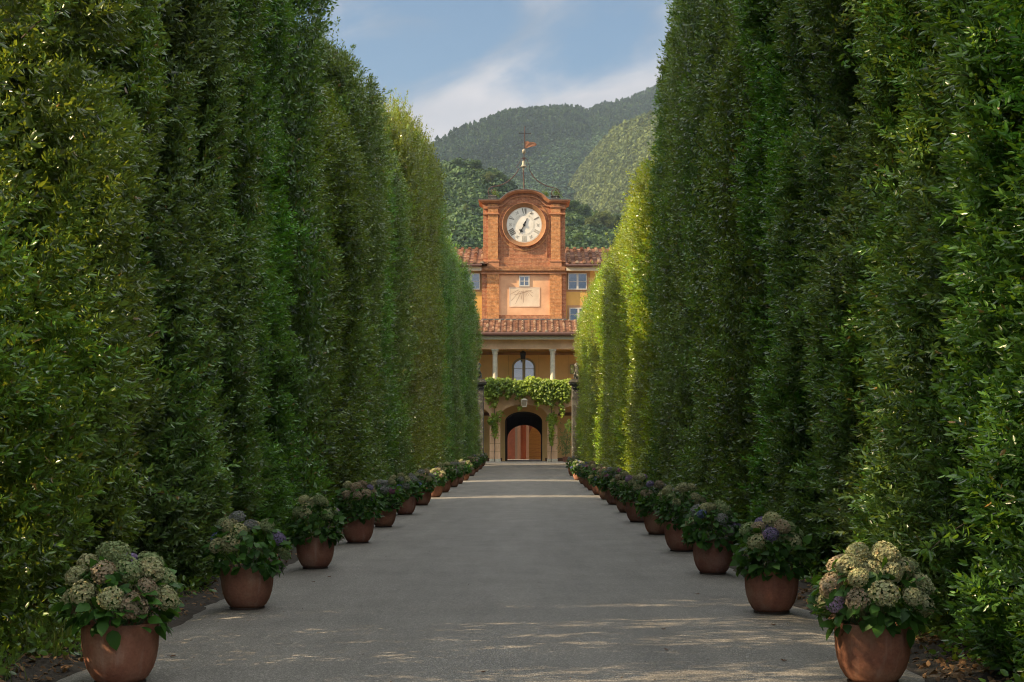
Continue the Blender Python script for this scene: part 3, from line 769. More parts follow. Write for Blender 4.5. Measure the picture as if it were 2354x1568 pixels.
MAPLE_A = [0, 18, 36, 60, 78, 102, 126, 150, 180, 210, 234, 258, 282, 300, 324, 342]
MAPLE_R = [1, .45, .8, .38, .95, .4, .62, .35, .3, .35, .62, .4, .95, .38, .8, .45]
def fallen(px, py, s, rot, lab):
    d = H * F / (py - CY); x = PX(px, d); mb = MB()
    r = random.Random(int(px))
    vs = [(0, 0, .012)] + [(s*k*math.cos(R(a)), s*k*math.sin(R(a)), .006 + s * .22 * (k > .7) * r.uniform(.2, 1.2)) for a, k in zip(MAPLE_A, MAPLE_R)]
    n = len(MAPLE_A); mb.add(vs, [(0, 1+i, 1+(i+1) % n) for i in range(n)])
    mb.tube([(-s*.3, 0, .01), (-s*.9, s*.1, .012)], s * .03, 4)
    o = mb.build('fallen_leaf', M['dry'], loc=(x, d, float(road_z(x, d)) + .002)); o.rotation_euler = (0, 0, rot)
    o.color = (1.2, .9, .8, 1); tag(o, lab, 'fallen leaf', 'dry leaves lying on the drive')
for a in ((395,1515,.045,.4,'curled brown leaf on the drive right of the nearest left pot'), (1802,1527,.04,1.9,'brown leaf in the sun streak left of the nearest right pot'),
          (385,1422,.035,1.0,'dry leaf on the left road edge behind the nearest left pot'), (1778,1442,.035,2.2,'dry leaf below the second right pot'),
          (1602,1372,.035,.2,'brown leaf left of the second right pot'), (1532,1505,.03,2.8,'small dark leaf right of the middle, near the sun streaks'),
          (1525,1457,.03,1.3,'small tan leaf on the drive between middle and second right pot'), (757,1331,.035,2.0,'dry leaf below the third left pot'),
          (720,1343,.03,.7,'dark leaf on the drive ahead of the third left pot'), (1750,1330,.03,.7,'leaf crumb left of the second right pot rim'),
          (1110,1560,.03,.5,'small leaf at the bottom middle of the drive')): fallen(*a)

def grass_tufts():
    r = np.random.default_rng(4); n = 2600
    cx = r.uniform(-6.0, -4.0, 60); cy = r.uniform(10.6, 15.5, 60); k = r.integers(0, 60, n)
    x = cx[k] + r.normal(0, .12, n); y = cy[k] + r.normal(0, .12, n); z = vzl(x, y) - .01
    d = nrmz(np.stack([r.normal(0, .35, n), r.normal(0, .35, n), np.ones(n)], -1)); nn = nrmz(r.normal(0, 1, (n, 3))); sd = nrmz(np.cross(nn, d)); nn = np.cross(d, sd)
    L = r.uniform(.08, .34, (n, 1))
    T = ([(0,.5,0),(0,-.5,0),(.5,-.4,.06),(.5,.4,.06),(1,0,.3)], [(0,1,2,3),(3,2,4)])
    me = inst_mesh('grass', T[0], T[1], np.stack([x, y, z], -1), np.stack([d*L, sd*.009, nn*L], -2), r.uniform(0, 1, n), [M['grass']])
    o = link('grass', me); tag(o, 'grass and weeds at the foot of the left hedge', 'grass', kind='stuff')
grass_tufts()

# ------------------------------------------------------------------ the villa
villa = tag(empty('villa', (0, 0, 0)), 'ochre and brick villa with clock tower at the end of the drive', 'villa')
D_A, D_C, D_W, D_T, D_G = 113.0, 113.25, 116.3, 117.0, 117.3   # arcade front, column line, porch back wall, tower front, wing walls
def zero(mb, *a, **k): return mb
def arch_wall(mb, x0, x1, zb, zt, y0, y1, ops, n=20):
    """wall with arched openings ops = (xa, xb, zspring, zapex)"""
    cur = x0
    for xa, xb, zs, za in sorted(ops):
        if xa > cur: mb.box(cur, xa, y0, y1, zb, zt)
        xs = [xa + (xb - xa) * (1 - math.cos(math.pi * i / n)) / 2 for i in range(n + 1)]
        c = (xa + xb) / 2; h = (xb - xa) / 2
        low = [(x, zs + (za - zs) * math.sqrt(max(0, 1 - ((x - c) / h) ** 2))) for x in xs]
        mb.band(low, [(x, zt) for x in xs], y0, y1); cur = xb
    if cur < x1: mb.box(cur, x1, y0, y1, zb, zt)
X_, Z_ = PX, PZ
ZG = .44
# lower arcade wall, with openings to left and right beyond the middle one
mb = MB(); d = D_A
sprg = Z_(957, d)
arch_wall(mb, -14, 13.6, ZG, Z_(905, d), d, d + .55, [
    (X_(1149.7,d), X_(1257.8,d), sprg, Z_(929.4,d)), (X_(1017,d), X_(1125,d), sprg, Z_(931,d)), (X_(1281,d), X_(1389,d), sprg, Z_(931,d)),
    (X_(884,d), X_(992,d), sprg, Z_(931,d)), (X_(1414,d), X_(1522,d), sprg, Z_(931,d))], 28)
mb.build('arcade_wall', M['peach'], villa)
for a, b in ((1125,1149.7),(1257.8,1281),(992,1017),(1389,1414)):
    MB().box(X_(a,d)-.02, X_(b,d)+.02, d-.03, d+.58, ZG, Z_(1054.8,d)).build('pier_base', M['column'], villa, bevel=.01)
mb = MB()
for a, b in ((1125,1149.7),(1257.8,1281)):
    for q in (958.5, 975.5, 1001, 1019.5, 1038.5): mb.box(X_(a,d)+.004, X_(b,d)-.004, d-.004, d+.2, Z_(q+.35,d), Z_(q-.35,d))
    mb.box(X_(a,d)-.01, X_(b,d)+.03, d-.012, d+.2, Z_(961.2,d), Z_(958.6,d))
mb.build('plaster_joint', M['amber_line'], villa)
# floor slab of the loggia and its edge band under the vine
mb = MB(); mb.box(-14, 13.6, d-.06, d+.02, Z_(905,d), Z_(897,d)); mb.box(-14, 13.6, d+.02, D_W, Z_(904,d), Z_(898,d))
mb.build('loggia_floor', M['peach'], villa)
mb = MB(); mb.box(-14, 13.6, d+.56, D_W-.02, Z_(922,d), Z_(905.3,d))
for k in range(9): mb.box(X_(1127,d) + k*1.0 - 3, X_(1127,d) + k*1.0 - 2.86, d+.6, D_W-.02, Z_(930,d), Z_(922.2,d))
mb.build('porch_ceiling', M['ceil'], villa)
# porch back wall with the gateway arch
w = D_W
mb = MB(); arch_wall(mb, -14, 13.6, ZG, Z_(906,w), w, w+.5, [(X_(1160.7,w), X_(1246,w), Z_(969,w), Z_(946,w))], 28)
mb.build('porch_wall', M['amber'], villa)
mb = MB()
mb.pbox(1017, 1154, 1052.5, 1062.8, w, .1, .02); mb.pbox(1252.5, 1389, 1052.5, 1062.8, w, .1, .02)
mb.build('wall_plinth', M['brown_base'], villa)
mb = MB(); mb.pbox(1017, 1140, 948, 955.5, w, .1, .03); mb.pbox(1268, 1389, 948, 955.5, w, .1, .03)
mb.build('dark_cornice', M['brown_base'], villa)
# gateway passage: dark frame, dark roof, inner arch, courtyard beyond
mb = MB()
def arch_ring(mb, xa, xb, zs, za, t, y0, y1, zb=ZG, n=28):
    c = (xa+xb)/2; h = (xb-xa)/2
    pts = [(xa, zb)] + [(c - h*math.cos(math.pi*i/n), zs + (za-zs)*math.sin(math.pi*i/n)) for i in range(n+1)] + [(xb, zb)]
    inn = [(xa+t, zb)] + [(c - (h-t)*math.cos(math.pi*i/n), zs + (za-zs-t)*math.sin(math.pi*i/n)) for i in range(n+1)] + [(xb-t, zb)]
    vs = []
    for (a, b), (e, f) in zip(pts, inn): vs += [(a,y0,b),(e,y0,f),(e,y1,f),(a,y1,b)]
    fs = []
    for i in range(len(pts)-1):
        a = 4*i; b = a+4; fs += [(a,a+1,b+1,b),(a+1,a+2,b+2,b+1),(a+2,a+3,b+3,b+2),(a+3,a,b,b+3)]
    mb.add(vs, fs)
arch_ring(mb, X_(1160.7,w), X_(1246,w), Z_(969,w), Z_(946,w), .10, w+.1, w+.55)
mb.build('gateway_frame', M['dark_wood'], villa)
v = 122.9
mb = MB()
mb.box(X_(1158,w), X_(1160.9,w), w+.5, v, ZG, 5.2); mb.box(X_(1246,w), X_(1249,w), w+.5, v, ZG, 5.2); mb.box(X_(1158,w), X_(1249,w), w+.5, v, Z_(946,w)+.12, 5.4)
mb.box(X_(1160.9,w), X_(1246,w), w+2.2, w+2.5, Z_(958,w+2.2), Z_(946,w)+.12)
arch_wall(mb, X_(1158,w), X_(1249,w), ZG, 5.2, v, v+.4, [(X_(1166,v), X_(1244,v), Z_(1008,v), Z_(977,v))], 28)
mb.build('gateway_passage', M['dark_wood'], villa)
b = 129.0; mb = MB()
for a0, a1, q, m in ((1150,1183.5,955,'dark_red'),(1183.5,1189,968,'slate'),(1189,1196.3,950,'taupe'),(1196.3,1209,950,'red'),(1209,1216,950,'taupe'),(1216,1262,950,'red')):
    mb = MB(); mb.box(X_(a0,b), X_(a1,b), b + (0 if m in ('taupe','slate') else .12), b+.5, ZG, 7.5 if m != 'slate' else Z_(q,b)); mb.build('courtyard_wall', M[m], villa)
# open door leaf of boards inside the arch
e = 126.5; mb = MB()
xa, xb = X_(1215.4,e), X_(1245,e); nb = 9
for k in range(nb):
    z0 = ZG + k*(Z_(974,e)-ZG)/nb; z1 = ZG + (k+1)*(Z_(974,e)-ZG)/nb - .018
    f = lambda z: xa + max(0.0, (z - Z_(1003,e))) ** 2 * .55
    mb.cur = 1
    mb.add([(f(z0), e, z0), (xb, e, z0), (xb, e, z1), (f(z1), e, z1), (f(z0), e+.06, z0), (xb, e+.06, z0), (xb, e+.06, z1), (f(z1), e+.06, z1)],
           [(0,1,2,3),(7,6,5,4),(0,4,5,1),(1,5,6,2),(2,6,7,3),(3,7,4,0)])
dl = mb.build('door_leaf', M['door'], villa)
mb = MB(); mb.box(X_(1217,e), X_(1219,e), e+.06, e+.12, ZG, Z_(985,e)); mb.build('ledge', M['dark_wood'], dl)
mb = MB(); mb.pbox(1160, 1164, 965, 1062.5, 117.2, 1.6); mb.build('door_leaf', M['red'], villa)

# loggia: columns, beam, ceiling, back wall, arched window
for ca, cb in ((1131.4,1143.3),(1264,1276),(999,1011),(1397,1409)):
    c = (ca+cb)/2; r0 = (cb-ca)/2*D_C/F; x = X_(c, D_C); y = D_C + .25; zt = Z_(802.6, D_C); zb_ = Z_(899, D_C)
    mb = MB()
    Hh = zt - zb_
    mb.box(x-r0*1.35, x+r0*1.35, y-r0*1.35, y+r0*1.35, zt-.10, zt); 
    mb.lathe([(r0*1.25, Hh-.10),(r0*1.22, Hh-.16),(r0*1.0,Hh-.26),(r0*1.0,Hh-.29),(r0*1.12,Hh-.30),(r0*1.12,Hh-.34),(r0*.93,Hh-.36),(r0*1.0, Hh*.45),(r0*1.0,.2),(r0*1.2,.14),(r0*1.25,.0)][::-1], (x, y, zb_), 24)
    mb.build('column', M['column'], villa, smooth=35)
mb = MB(); mb.box(-14, 13.6, D_C-.02, D_C+.55, Z_(802.6,D_C), Z_(788,D_C)); mb.box(-14, 13.6, D_C+.03, D_C+.5, Z_(788,D_C), Z_(779,D_C))
mb.build('loggia_beam', M['peach'], villa)
mb = MB(); mb.box(-14, 13.6, D_C+.56, w, Z_(802,D_C)+.25, Z_(802,D_C)+.35)
for k in range(16): mb.box(-13.6+k*1.7, -13.42+k*1.7, D_C+.56, w-.13, Z_(802,D_C)+.08, Z_(802,D_C)+.249)
mb.build('loggia_ceiling', M['ceil'], villa)
mb = MB()
zs_, za_ = Z_(843, w), Z_(824.5, w)
arch_wall(mb, -14, 13.6, Z_(904,w), Z_(800,w)+.2, w, w+.4, [(X_(1179,w), X_(1228.3,w), zs_, za_)], 24)
mb.build('loggia_wall', M['amber'], villa)
mb = MB(); mb.pbox(1017, 1389, 810.5, 816.5, w, .1, .12); mb.build('wall_beam', M['ceil'], villa)
mb = MB()
for q in (1168.5, 1238, 1307):
    mb.pbox(q, q+.5, 817, 898, w, .05, .004)
mb.build('painted_line', M['amber_line'], villa)
mb = MB(); arch_ring(mb, X_(1176.8,w), X_(1230.5,w), zs_, za_+.08, .075, w-.03, w+.02, Z_(900,w)); mb.build('window_surround', M['frame_dim'], villa)
def part_window(name, x0, x1, y0, y1, dd, cols, rows, mat, glass, fr=.06, mu=.03, rec=.05, thick_mid=None):
    """painted frame as a part of the villa, glass as its sub-part"""
    xa, xb, za, zb = X_(x0,dd), X_(x1,dd), Z_(y1,dd), Z_(y0,dd)
    m = MB(); y = dd + rec
    m.box(xa, xa+fr, y, y+.08, za, zb); m.box(xb-fr, xb, y, y+.08, za, zb); m.box(xa+fr, xb-fr, y, y+.08, za, za+fr); m.box(xa+fr, xb-fr, y, y+.08, zb-fr, zb)
    for i in range(1, cols):
        x = xa + (xb-xa)*i/cols; t = (thick_mid if thick_mid and i*2 == cols else mu)
        m.box(x-t, x+t, y+.003, y+.07, za+fr, zb-fr)
    edges = [xa+fr] + [xa + (xb-xa)*i/cols for i in range(1, cols)] + [xb-fr]
    for i in range(cols):
        tl = (thick_mid if thick_mid and i*2 == cols else mu) if i else 0; tr_ = (thick_mid if thick_mid and (i+1)*2 == cols else mu) if i < cols-1 else 0
        for j in range(1, rows):
            z = za + (zb-za)*j/rows; m.box(edges[i]+tl, edges[i+1]-tr_, y+.01, y+.06, z-mu*.7, z+mu*.7)
    o = m.build(name, mat, villa)
    g = MB(); g.box(xa+fr*.5, xb-fr*.5, y+.04, y+.05, za+fr*.5, zb-fr*.5); g.build('pane', glass, o)
    return o
# big arched window: frame, wide middle post, bars
m = MB(); y = w + .12
arch_ring(m, X_(1179,w), X_(1228.3,w), zs_, za_, .07, y, y+.1, Z_(899,w))
cxw = X_(1203.8,w)
m.box(cxw-.11, cxw+.11, y-.02, y+.1, Z_(899,w), za_-.06)
for q in (847.3, 868.8, 888): m.box(X_(1179,w)+.06, cxw-.11, y+.01, y+.08, Z_(q+.45,w), Z_(q-.45,w)); m.box(cxw+.11, X_(1228.3,w)-.06, y+.01, y+.08, Z_(q+.45,w), Z_(q-.45,w))
o = m.build('arched_window', M['frame_dim'], villa)
g = MB(); g.box(X_(1179,w), X_(1228.3,w), y+.05, y+.06, Z_(899,w), za_); g.build('pane', M['glass_pale'], o)
part_window('window', 1309.5, 1331, 838, 860, w-.15, 2, 1, M['frame_dim'], M['glass_pale'], .05)

# ---- roofs of overlapping clay tiles
def tiled_roof(name, x0, x1, y0, z0, y1, z1, pitch, course, seed, off=0.0):
    r = random.Random(seed); mb = MB()
    Ls = math.hypot(y1-y0, z1-z0); uy, uz = (y1-y0)/Ls, (z1-z0)/Ls; ny, nz = -uz, uy
    def P(x, s, h): return (x, y0 + uy*s + ny*h, z0 + uz*s + nz*h)
    ncol = int((x1-x0)/pitch) + 1; nrow = int(Ls/course) + 1
    mb.cur = .3
    mb.add([P(x0,0,-.02),P(x1,0,-.02),P(x1,Ls,-.02),P(x0,Ls,-.02)], [(0,1,2,3)])
    for i in range(ncol):
        xc = x0 + (i+off)*pitch
        wv = r.uniform(-.02, .02)
        for j in range(nrow):
            s0 = j*course - .03; s1 = min(s0 + course*1.18, Ls)
            if s0 > Ls - .1: continue
            jx = xc + r.uniform(-.012,.012) + wv
            # flat pan between the ridges, stepping at each course
            mb.cur = min(1, max(0, r.gauss(.16, .16)))
            a, bb = jx + pitch*.16, jx + pitch*.84
            mb.add([P(a,s0,.045),P(bb,s0,.045),P(bb,s1,.012),P(a,s1,.012),P(a,s0,.0),P(bb,s0,.0)], [(0,1,2,3),(4,5,1,0)])
            # round cover tile, wider at its lower end
            mb.cur = min(1, max(0, r.gauss(.70, .25)))
            n = 7; R0, R1 = pitch*.245, pitch*.185; vs = []
            for k in range(n+1):
                g = math.pi*k/n; vs.append(P(jx - R0*math.cos(g), s0, .05 + R0*1.0*math.sin(g)))
            for k in range(n+1):
                g = math.pi*k/n; vs.append(P(jx - R1*math.cos(g), s1, .015 + R1*.8*math.sin(g)))
            fs = [(k, k+1, n+2+k, n+1+k) for k in range(n)] + [tuple(range(n+1))]
            mb.add(vs, fs)
    return mb.build(name, M['tile'], villa)
ye, ze = 112.45, Z_(764, 112.45)
yt, zt = 116.6, Z_(736.5, 116.6)
tiled_roof('portico_roof', X_(1017,ye), X_(1389,ye), ye, ze, yt, zt, .43, .36, 3, .35)
mb = MB(); mb.tube([(-14, ye-.03, ze-.13), (13.6, ye-.03, ze-.13)], .15, 10); mb.box(-14, 13.6, ye+.08, ye+.2, ze-.22, ze-.03)
mb.build('gutter', M['gutter'], villa)
mb = MB(); mb.box(-14, 13.6, ye+.22, D_C+.03, Z_(779.5,ye), Z_(773.6,ye)); mb.box(-14, 13.6, ye+.22, yt, Z_(773.4,ye), Z_(773.4,ye)+.1)
mb.build('eaves_board', M['cream'], villa)
mb = MB(); mb.pbox(1106, 1302, 733.6, 735.6, D_T, .1, .35); mb.build('flashing', M['lead'], villa)
# wing walls and wing roofs
g_ = D_G
mb = MB(); mb.box(-14, X_(1108,g_), g_, g_+.5, Z_(740,g_), 15.2); mb.box(X_(1300,g_), 13.6, g_, g_+.5, Z_(740,g_), 15.2)
mb.build('wing_wall', M['yellow'], villa)
mb = MB(); mb.box(-14, 13.6, g_+.5, 123.6, 9, 9.2); mb.box(-14, X_(1155,w), 123.4, 123.7, 0, 15.2); mb.box(X_(1252,w), 13.6, 123.4, 123.7, 0, 15.2); mb.box(X_(1155,w), X_(1252,w), 123.4, 123.7, 5.5, 15.2)
mb.box(-14,-13.7,113,123.4,0,15.2); mb.box(13.3,13.6,113,123.4,0,15.2)
mb.build('rear_wall', M['yellow'], villa)
for a in ((1301.5, 1356, 622.8, 671), (1054, 1106.5, 622.8, 671), (1303.5, 1357, 702, 737)): MB().pbox(*a, g_, .05, .006).build('window_surround', M['surround'], villa)
part_window('window', 1305.6, 1348.5, 628, 665.8, g_-.09, 2, 2, M['frame'], M['glass'], .07, .022, .0, .07)
part_window('window', 1060, 1102.8, 628, 665.8, g_-.09, 2, 2, M['frame'], M['glass'], .07, .022, .0, .07)
part_window('window', 1308.5, 1350, 707.5, 737.5, g_-.09, 2, 2, M['frame'], M['glass'], .07, .022, .0, .07)
yw, zw = 116.6, Z_(606.5, 116.6); yr_, zr_ = 122.8, Z_(572.5, 122.8)
tiled_roof('wing_roof', X_(1299.5,D_T), 14.2, yw, zw, yr_, zr_, .56, .40, 5, .5)
tiled_roof('wing_roof', -14.6, X_(1110,D_T), yw, zw, yr_, zr_, .56, .40, 6, .2)
mb = MB(); mb.box(-14.6, 14.2, yr_-4, 124.2, zw-.1, zw); 
mb.add([(-14.6,yr_,zr_-.01),(14.2,yr_,zr_-.01),(14.2,124.2,zw),(-14.6,124.2,zw)], [(0,1,2,3)]); mb.build('rear_roof', M['tile'], villa)
mb = MB()
for xa, xb in ((X_(1299.4,D_T), 14.2), (-14.6, X_(1107.5,D_T))):
    mb.tube([(xa, yw-.04, zw-.12), (xb, yw-.04, zw-.12)], .12, 10); mb.box(xa, xb, yw+.085, yw+.2, zw-.2, zw-.04)
mb.build('gutter', M['gutter'], villa)
mb = MB()
for xa, xb in ((X_(1301.2,D_T), 14.2), (-14.6, X_(1106.4,D_T))): mb.box(xa, xb, yw+.21, g_-.01, Z_(621.4,yw), Z_(615.2,yw)); mb.box(xa, xb, yw+.21, g_-.01, Z_(615,yw), Z_(615,yw)+.07)
mb.build('eaves_board', M['cream'], villa)

# ---- clock tower
T = D_T
def tx(p): return X_(p, T)
def tz(q): return Z_(q, T)
mb = MB(); mb.box(tx(1107), tx(1301), T+.16, T+2.6, tz(740), tz(625)); mb.box(tx(1110), tx(1299), T+.16, T+2.6, tz(625), tz(470))
mb.build('tower_wall', M['brick'], villa)
# plaster field below
mb = MB(); mb.pbox(1147, 1263, 631, 724, T, .16, -.10); mb.build('plaster_field', M['peach_light'], villa)
# pilasters and side strips
for a, b in ((1118.8,1147),(1263,1290.5)): MB().pbox(a, b, 630, 736, T, .2, .05).build('pilaster', M['brick_pil'], villa)
for a, b in ((1121.5,1144),(1266,1287.7)): MB().pbox(a, b, 469, 600, T, .2, .05).build('pilaster', M['brick_pil'], villa)
for a, b in ((1107,1118.8),(1290.5,1301)): MB().pbox(a, b, 630, 736, T, .2, -.08).build('side_strip', M['brick'], villa)
MB().pbox(1147, 1263, 724, 736, T, .2, -.07).build('brick_band', M['brick'], villa); MB().pbox(1144, 1266, 592.7, 613, T, .2, -.06).build('brick_band', M['brick'], villa)
def step_profile(mb, a, b, rows, dback=.5):
    for q0, q1, pr in rows: mb.box(tx(a)-pr*.9, tx(b)+pr*.9, T-pr, T+dback, tz(q1), tz(q0))
for a, b in ((1121.5,1144),(1266,1287.7)):
    for rows, nm_ in (([(489.6,490.8,.08),(490.8,493.2,.13),(493.2,494.2,.07)],'pilaster_moulding'),([(475,476.4,.12),(476.4,479.6,.08)],'capital'),([(597.6,599.7,.09),(599.7,602,.14),(602,613,.10)],'pilaster_foot')):
        mb = MB(); step_profile(mb, a, b, rows); mb.build(nm_, M['brick_trim'], villa)
for a, b in ((1109.8,1121),(1288.2,1299.2)):
    for q0, q1, pr in ((489.6,493.2,.02),(475,479.6,0.0),(599.8,602,.02)): MB().box(tx(a), tx(b), T-pr, T+.5, tz(q1), tz(q0)).build('corner_moulding', M['brick_trim'], villa)
mb = MB()
step_profile(mb, 1107.6, 1300.6, [(613.2,616,.13),(616,622.6,.17),(622.6,624.6,.10)]);
for a, b in ((1111,1147.5),(1262.8,1298)): mb.box(tx(a), tx(b), T-.22, T, tz(622.5), tz(616.1))
mb.build('string_course', M['brick_rough'], villa)
mb = MB(); step_profile(mb, 1108, 1300, [(624.8,627.4,.05),(627.4,629.8,.09)]); mb.build('string_course', M['brick_trim'], villa)
# recessed panel frame under the clock and ring of brick round it
mb = MB()
mb.box(tx(1152.4), tx(1153.8), T+.08, T+.2, tz(592.7), tz(545)); mb.box(tx(1255.8), tx(1257.2), T+.08, T+.2, tz(592.7), tz(545)); mb.box(tx(1153.8), tx(1255.8), T+.08, T+.2, tz(592.7), tz(591.4))
mb.build('panel_frame', M['brick_trim'], villa)
CK = (tx(1204.5), tz(516.6)); pxm = T / F
mb = MB(); mb.lathe([(57*pxm,.2),(57*pxm,.02),(59.5*pxm,.02),(59.5*pxm,.2)], (CK[0], T+.1, CK[1]), 72, 'y', cap=False); mb.build('brick_ring', M['brick_pil'], villa)
# curved cornice following the arched top
hp = [(57,459.0),(52.5,455.6),(48,450.9),(42,446.2),(35,442.3),(27,439.2),(18,437.2),(9,436.2),(0,435.9)]
half = [(106.2, 459.3)] + hp
cpx = 1204.8
line = [(tx(cpx - a), tz(q)) for a, q in half] + [(tx(cpx + a), tz(q)) for a, q in half[::-1][1:]]
def offs(line, dlt, ext=0.0):
    """line moved down by dlt along its own normal"""
    out = []; m = len(line)
    for i, (x, z) in enumerate(line):
        if i in (0, m-1): out.append((x + (ext if i else -ext), z - dlt)); continue
        x0, z0 = line[i-1]; x1, z1 = line[i+1]
        if i in (1, m-2): # corner between flat and curve
            t1 = Vector((x-x0, z-z0)).normalized(); t2 = Vector((x1-x, z1-z)).normalized(); t = (t1+t2).normalized()
            k = 1 / max(.5, abs(t.dot(t1)))
        else: t = Vector((x1-x0, z1-z0)).normalized(); k = 1
        out.append((x + t.y*dlt*k, z - t.x*dlt*k))
    return out
def cornice(mat, name, d0, d1, pr, ext):
    mb = MB(); A = offs(line, d1*pxm, ext); B = offs(line, d0*pxm, ext)
    for L in (A, B):
        for i in range(1, len(L)):
            if L[i][0] <= L[i-1][0]: L[i] = (L[i-1][0] + .001, L[i][1])
    mb.band(A, B, T-pr, T+2.6+pr*.6); return mb.build(name, mat, villa)
cornice(M['lead'], 'cornice_capping', -.2, 1.0, .32, .0)
cornice(M['brick_trim'], 'cornice', 1.05, 3.9, .27, -.05)
cornice(M['brick_trim'], 'cornice', 3.95, 6.0, .17, -.17)
cornice(M['brick_trim'], 'cornice', 6.05, 7.6, .09, -.25)
# wall between cornice and square body
mb = MB(); A = offs(line, 7.65*pxm, -.3); mb.band([(x, tz(472)) for x, z in A], A, T+.1, T+2.5); mb.build('gable_wall', M['brick'], villa)
# slim inner moulding that follows the arch
A = offs(line, 15.5*pxm, -.34)[1:-1]; B = offs(line, 13.6*pxm, -.34)[1:-1]
mb = MB(); mb.band(A, B, T+.02, T+.3)
mb.box(tx(1110.5), A[0][0], T+.02, T+.3, A[0][1], B[0][1]); mb.box(A[-1][0], tx(1298.7), T+.02, T+.3, A[-1][1], B[-1][1])
mb.build('inner_moulding', M['brick_trim'], villa)
# ---- the clock: a part, with dial, numerals and hands as sub-parts
mb = MB(); y0 = T + .1
mb.lathe([(49.2*pxm,.0),(49.3*pxm,-.17),(49.9*pxm,-.185),(50.4*pxm,-.17),(50.6*pxm,-.08),(50.9*pxm,.12)], (CK[0], y0, CK[1]), 80, 'y', cap=False)
clock = mb.build('clock_surround', M['brick_trim'], villa, smooth=30)
mb = MB(); mb.lathe([(40.2*pxm,.10),(40.5*pxm,.02),(41.4*pxm,.0),(41.8*pxm,-.02),(44.0*pxm,-.05),(46.5*pxm,-.10),(49.2*pxm,-.165)], (CK[0], y0, CK[1]), 80, 'y', cap=False)
mb.build('inner_rim', M['rim'], clock, smooth=30)
mb = MB(); n = 80
yd = T + .14
mb.add([(CK[0] + 40.4*pxm*math.cos(2*math.pi*k/n), yd, CK[1] + 40.4*pxm*math.sin(2*math.pi*k/n)) for k in range(n)], [tuple(range(n))])
mb.build('dial', M['dial'], clock)
mb = MB()
for r_ in (21.6, 24.0): mb.lathe([(r_*pxm, 0),(r_*pxm,-.006),((r_+.35)*pxm,-.006),((r_+.35)*pxm,0)], (CK[0], yd, CK[1]), 80, 'y', cap=False)
mb.lathe([(38.9*pxm, 0),(38.9*pxm,-.006),(39.2*pxm,-.006),(39.2*pxm,0)], (CK[0], yd, CK[1]), 80, 'y', cap=False)
mb.build('minute_ring', M['ink_pale'], clock)
def stroke(mb, x0, r0, x1, r1, w0, ang, w1=None, y=None):
    """stroke in numeral space (x across, r outward) turned to clock angle ang (degrees clockwise from the top)"""
    w1 = w0 if w1 is None else w1; a = R(ang); yy = yd - .012 if y is None else y
    def P(x, r, dy): X0 = x*math.cos(a) + r*math.sin(a); Z0 = -x*math.sin(a) + r*math.cos(a); return (CK[0] + X0*pxm, dy, CK[1] + Z0*pxm)
    dx, dr = x1-x0, r1-r0; l = math.hypot(dx, dr); nx, nr = -dr/l, dx/l
    q = [(x0-nx*w0/2, r0-nr*w0/2), (x0+nx*w0/2, r0+nr*w0/2), (x1+nx*w1/2, r1+nr*w1/2), (x1-nx*w1/2, r1-nr*w1/2)]
    mb.add([P(*p, yy) for p in q] + [P(*p, yd-.002) for p in q], [(0,1,2,3),(7,6,5,4),(0,4,5,1),(1,5,6,2),(2,6,7,3),(3,7,4,0)])
ri, ro = 25.8, 37.8
def numeral(s, ang, mat, mirror=False):
    mb = MB()
    wd = {'I': 3.9, 'V': 7.4}; tot = sum(wd[c] for c in s); x = -tot/2
    for c in s:
        wc = wd[c]
        if c == 'I': stroke(mb, x+wc/2, ri, x+wc/2, ro, 3.0, ang)
        else: stroke(mb, x+wc/2, ri, x+1.3, ro, .9, ang, 3.2); stroke(mb, x+wc/2+.2, ri, x+wc-.6, ro, .6, ang, 1.1)
        x += wc
    mb.build('numeral', mat, clock)
numeral('VI', 0, M['ink']); numeral('I', 62, M['ink']); numeral('II', 118, M['ink_pale']); numeral('III', 180, M['ink_pale']); numeral('IIII', 240, M['ink']); numeral('V', 298, M['ink'])
for ang in (32, 90, 150, 210, 270, 329):   # faded flourishes between the numerals
    mb = MB(); pts = [(-3,28,2.6,34.5),(2.6,34.5,3.6,31.5),(-3.4,31,-1,29.5),(-2.6,35,3,28.6)]
    for p in pts: stroke(mb, *p, .9, ang, 1.3)
    mb.build('flourish', M['ink'] if ang in (32,) else M['ink_pale'], clock)
for k in range(6):
    mb = MB(); stroke(mb, 0, 22.2, 0, 24.6, 1.0, 30+60*k, .7); mb.build('tick', M['ink_pale'], clock)
# hands: hour hand to about half past six on the dial, tail with a lozenge
mb = MB(); yh = yd - .045
mb.lathe([(.5*pxm,-.05),(3.1*pxm,-.03),(3.1*pxm,.045)], (CK[0], yh, CK[1]), 20, 'y')
a_ = 208
stroke(mb, 0, 2, 0, 10, .9, a_, 1.8, yh); stroke(mb, 0, 10, 0, 15.5, 2.6, a_, 1.6, yh); stroke(mb, 0, 15, 0, 20.4, 3.6, a_, .5, yh)
for sg in (1, -1):
    stroke(mb, sg*.6, 15, sg*3.4, 16.2, 1.3, a_, 1.2, yh); stroke(mb, sg*3.4, 16.2, sg*4.4, 14.2, 1.2, a_, 1.2, yh); stroke(mb, sg*4.3, 14.4, sg*3.2, 12.8, 1.3, a_, 1.6, yh)
stroke(mb, 0, 2, 0, 5.5, 2.0, 24, 4.4, yh); stroke(mb, 0, 5.5, 0, 10.5, 4.4, 24, 1.0, yh); stroke(mb, 0, 10.5, 0, 16.2, .8, 24, .8, yh); stroke(mb, 0, 15.5, 0, 17, 1.4, 24, 1.2, yh)
mb.build('clock_hand', M['black'], clock)
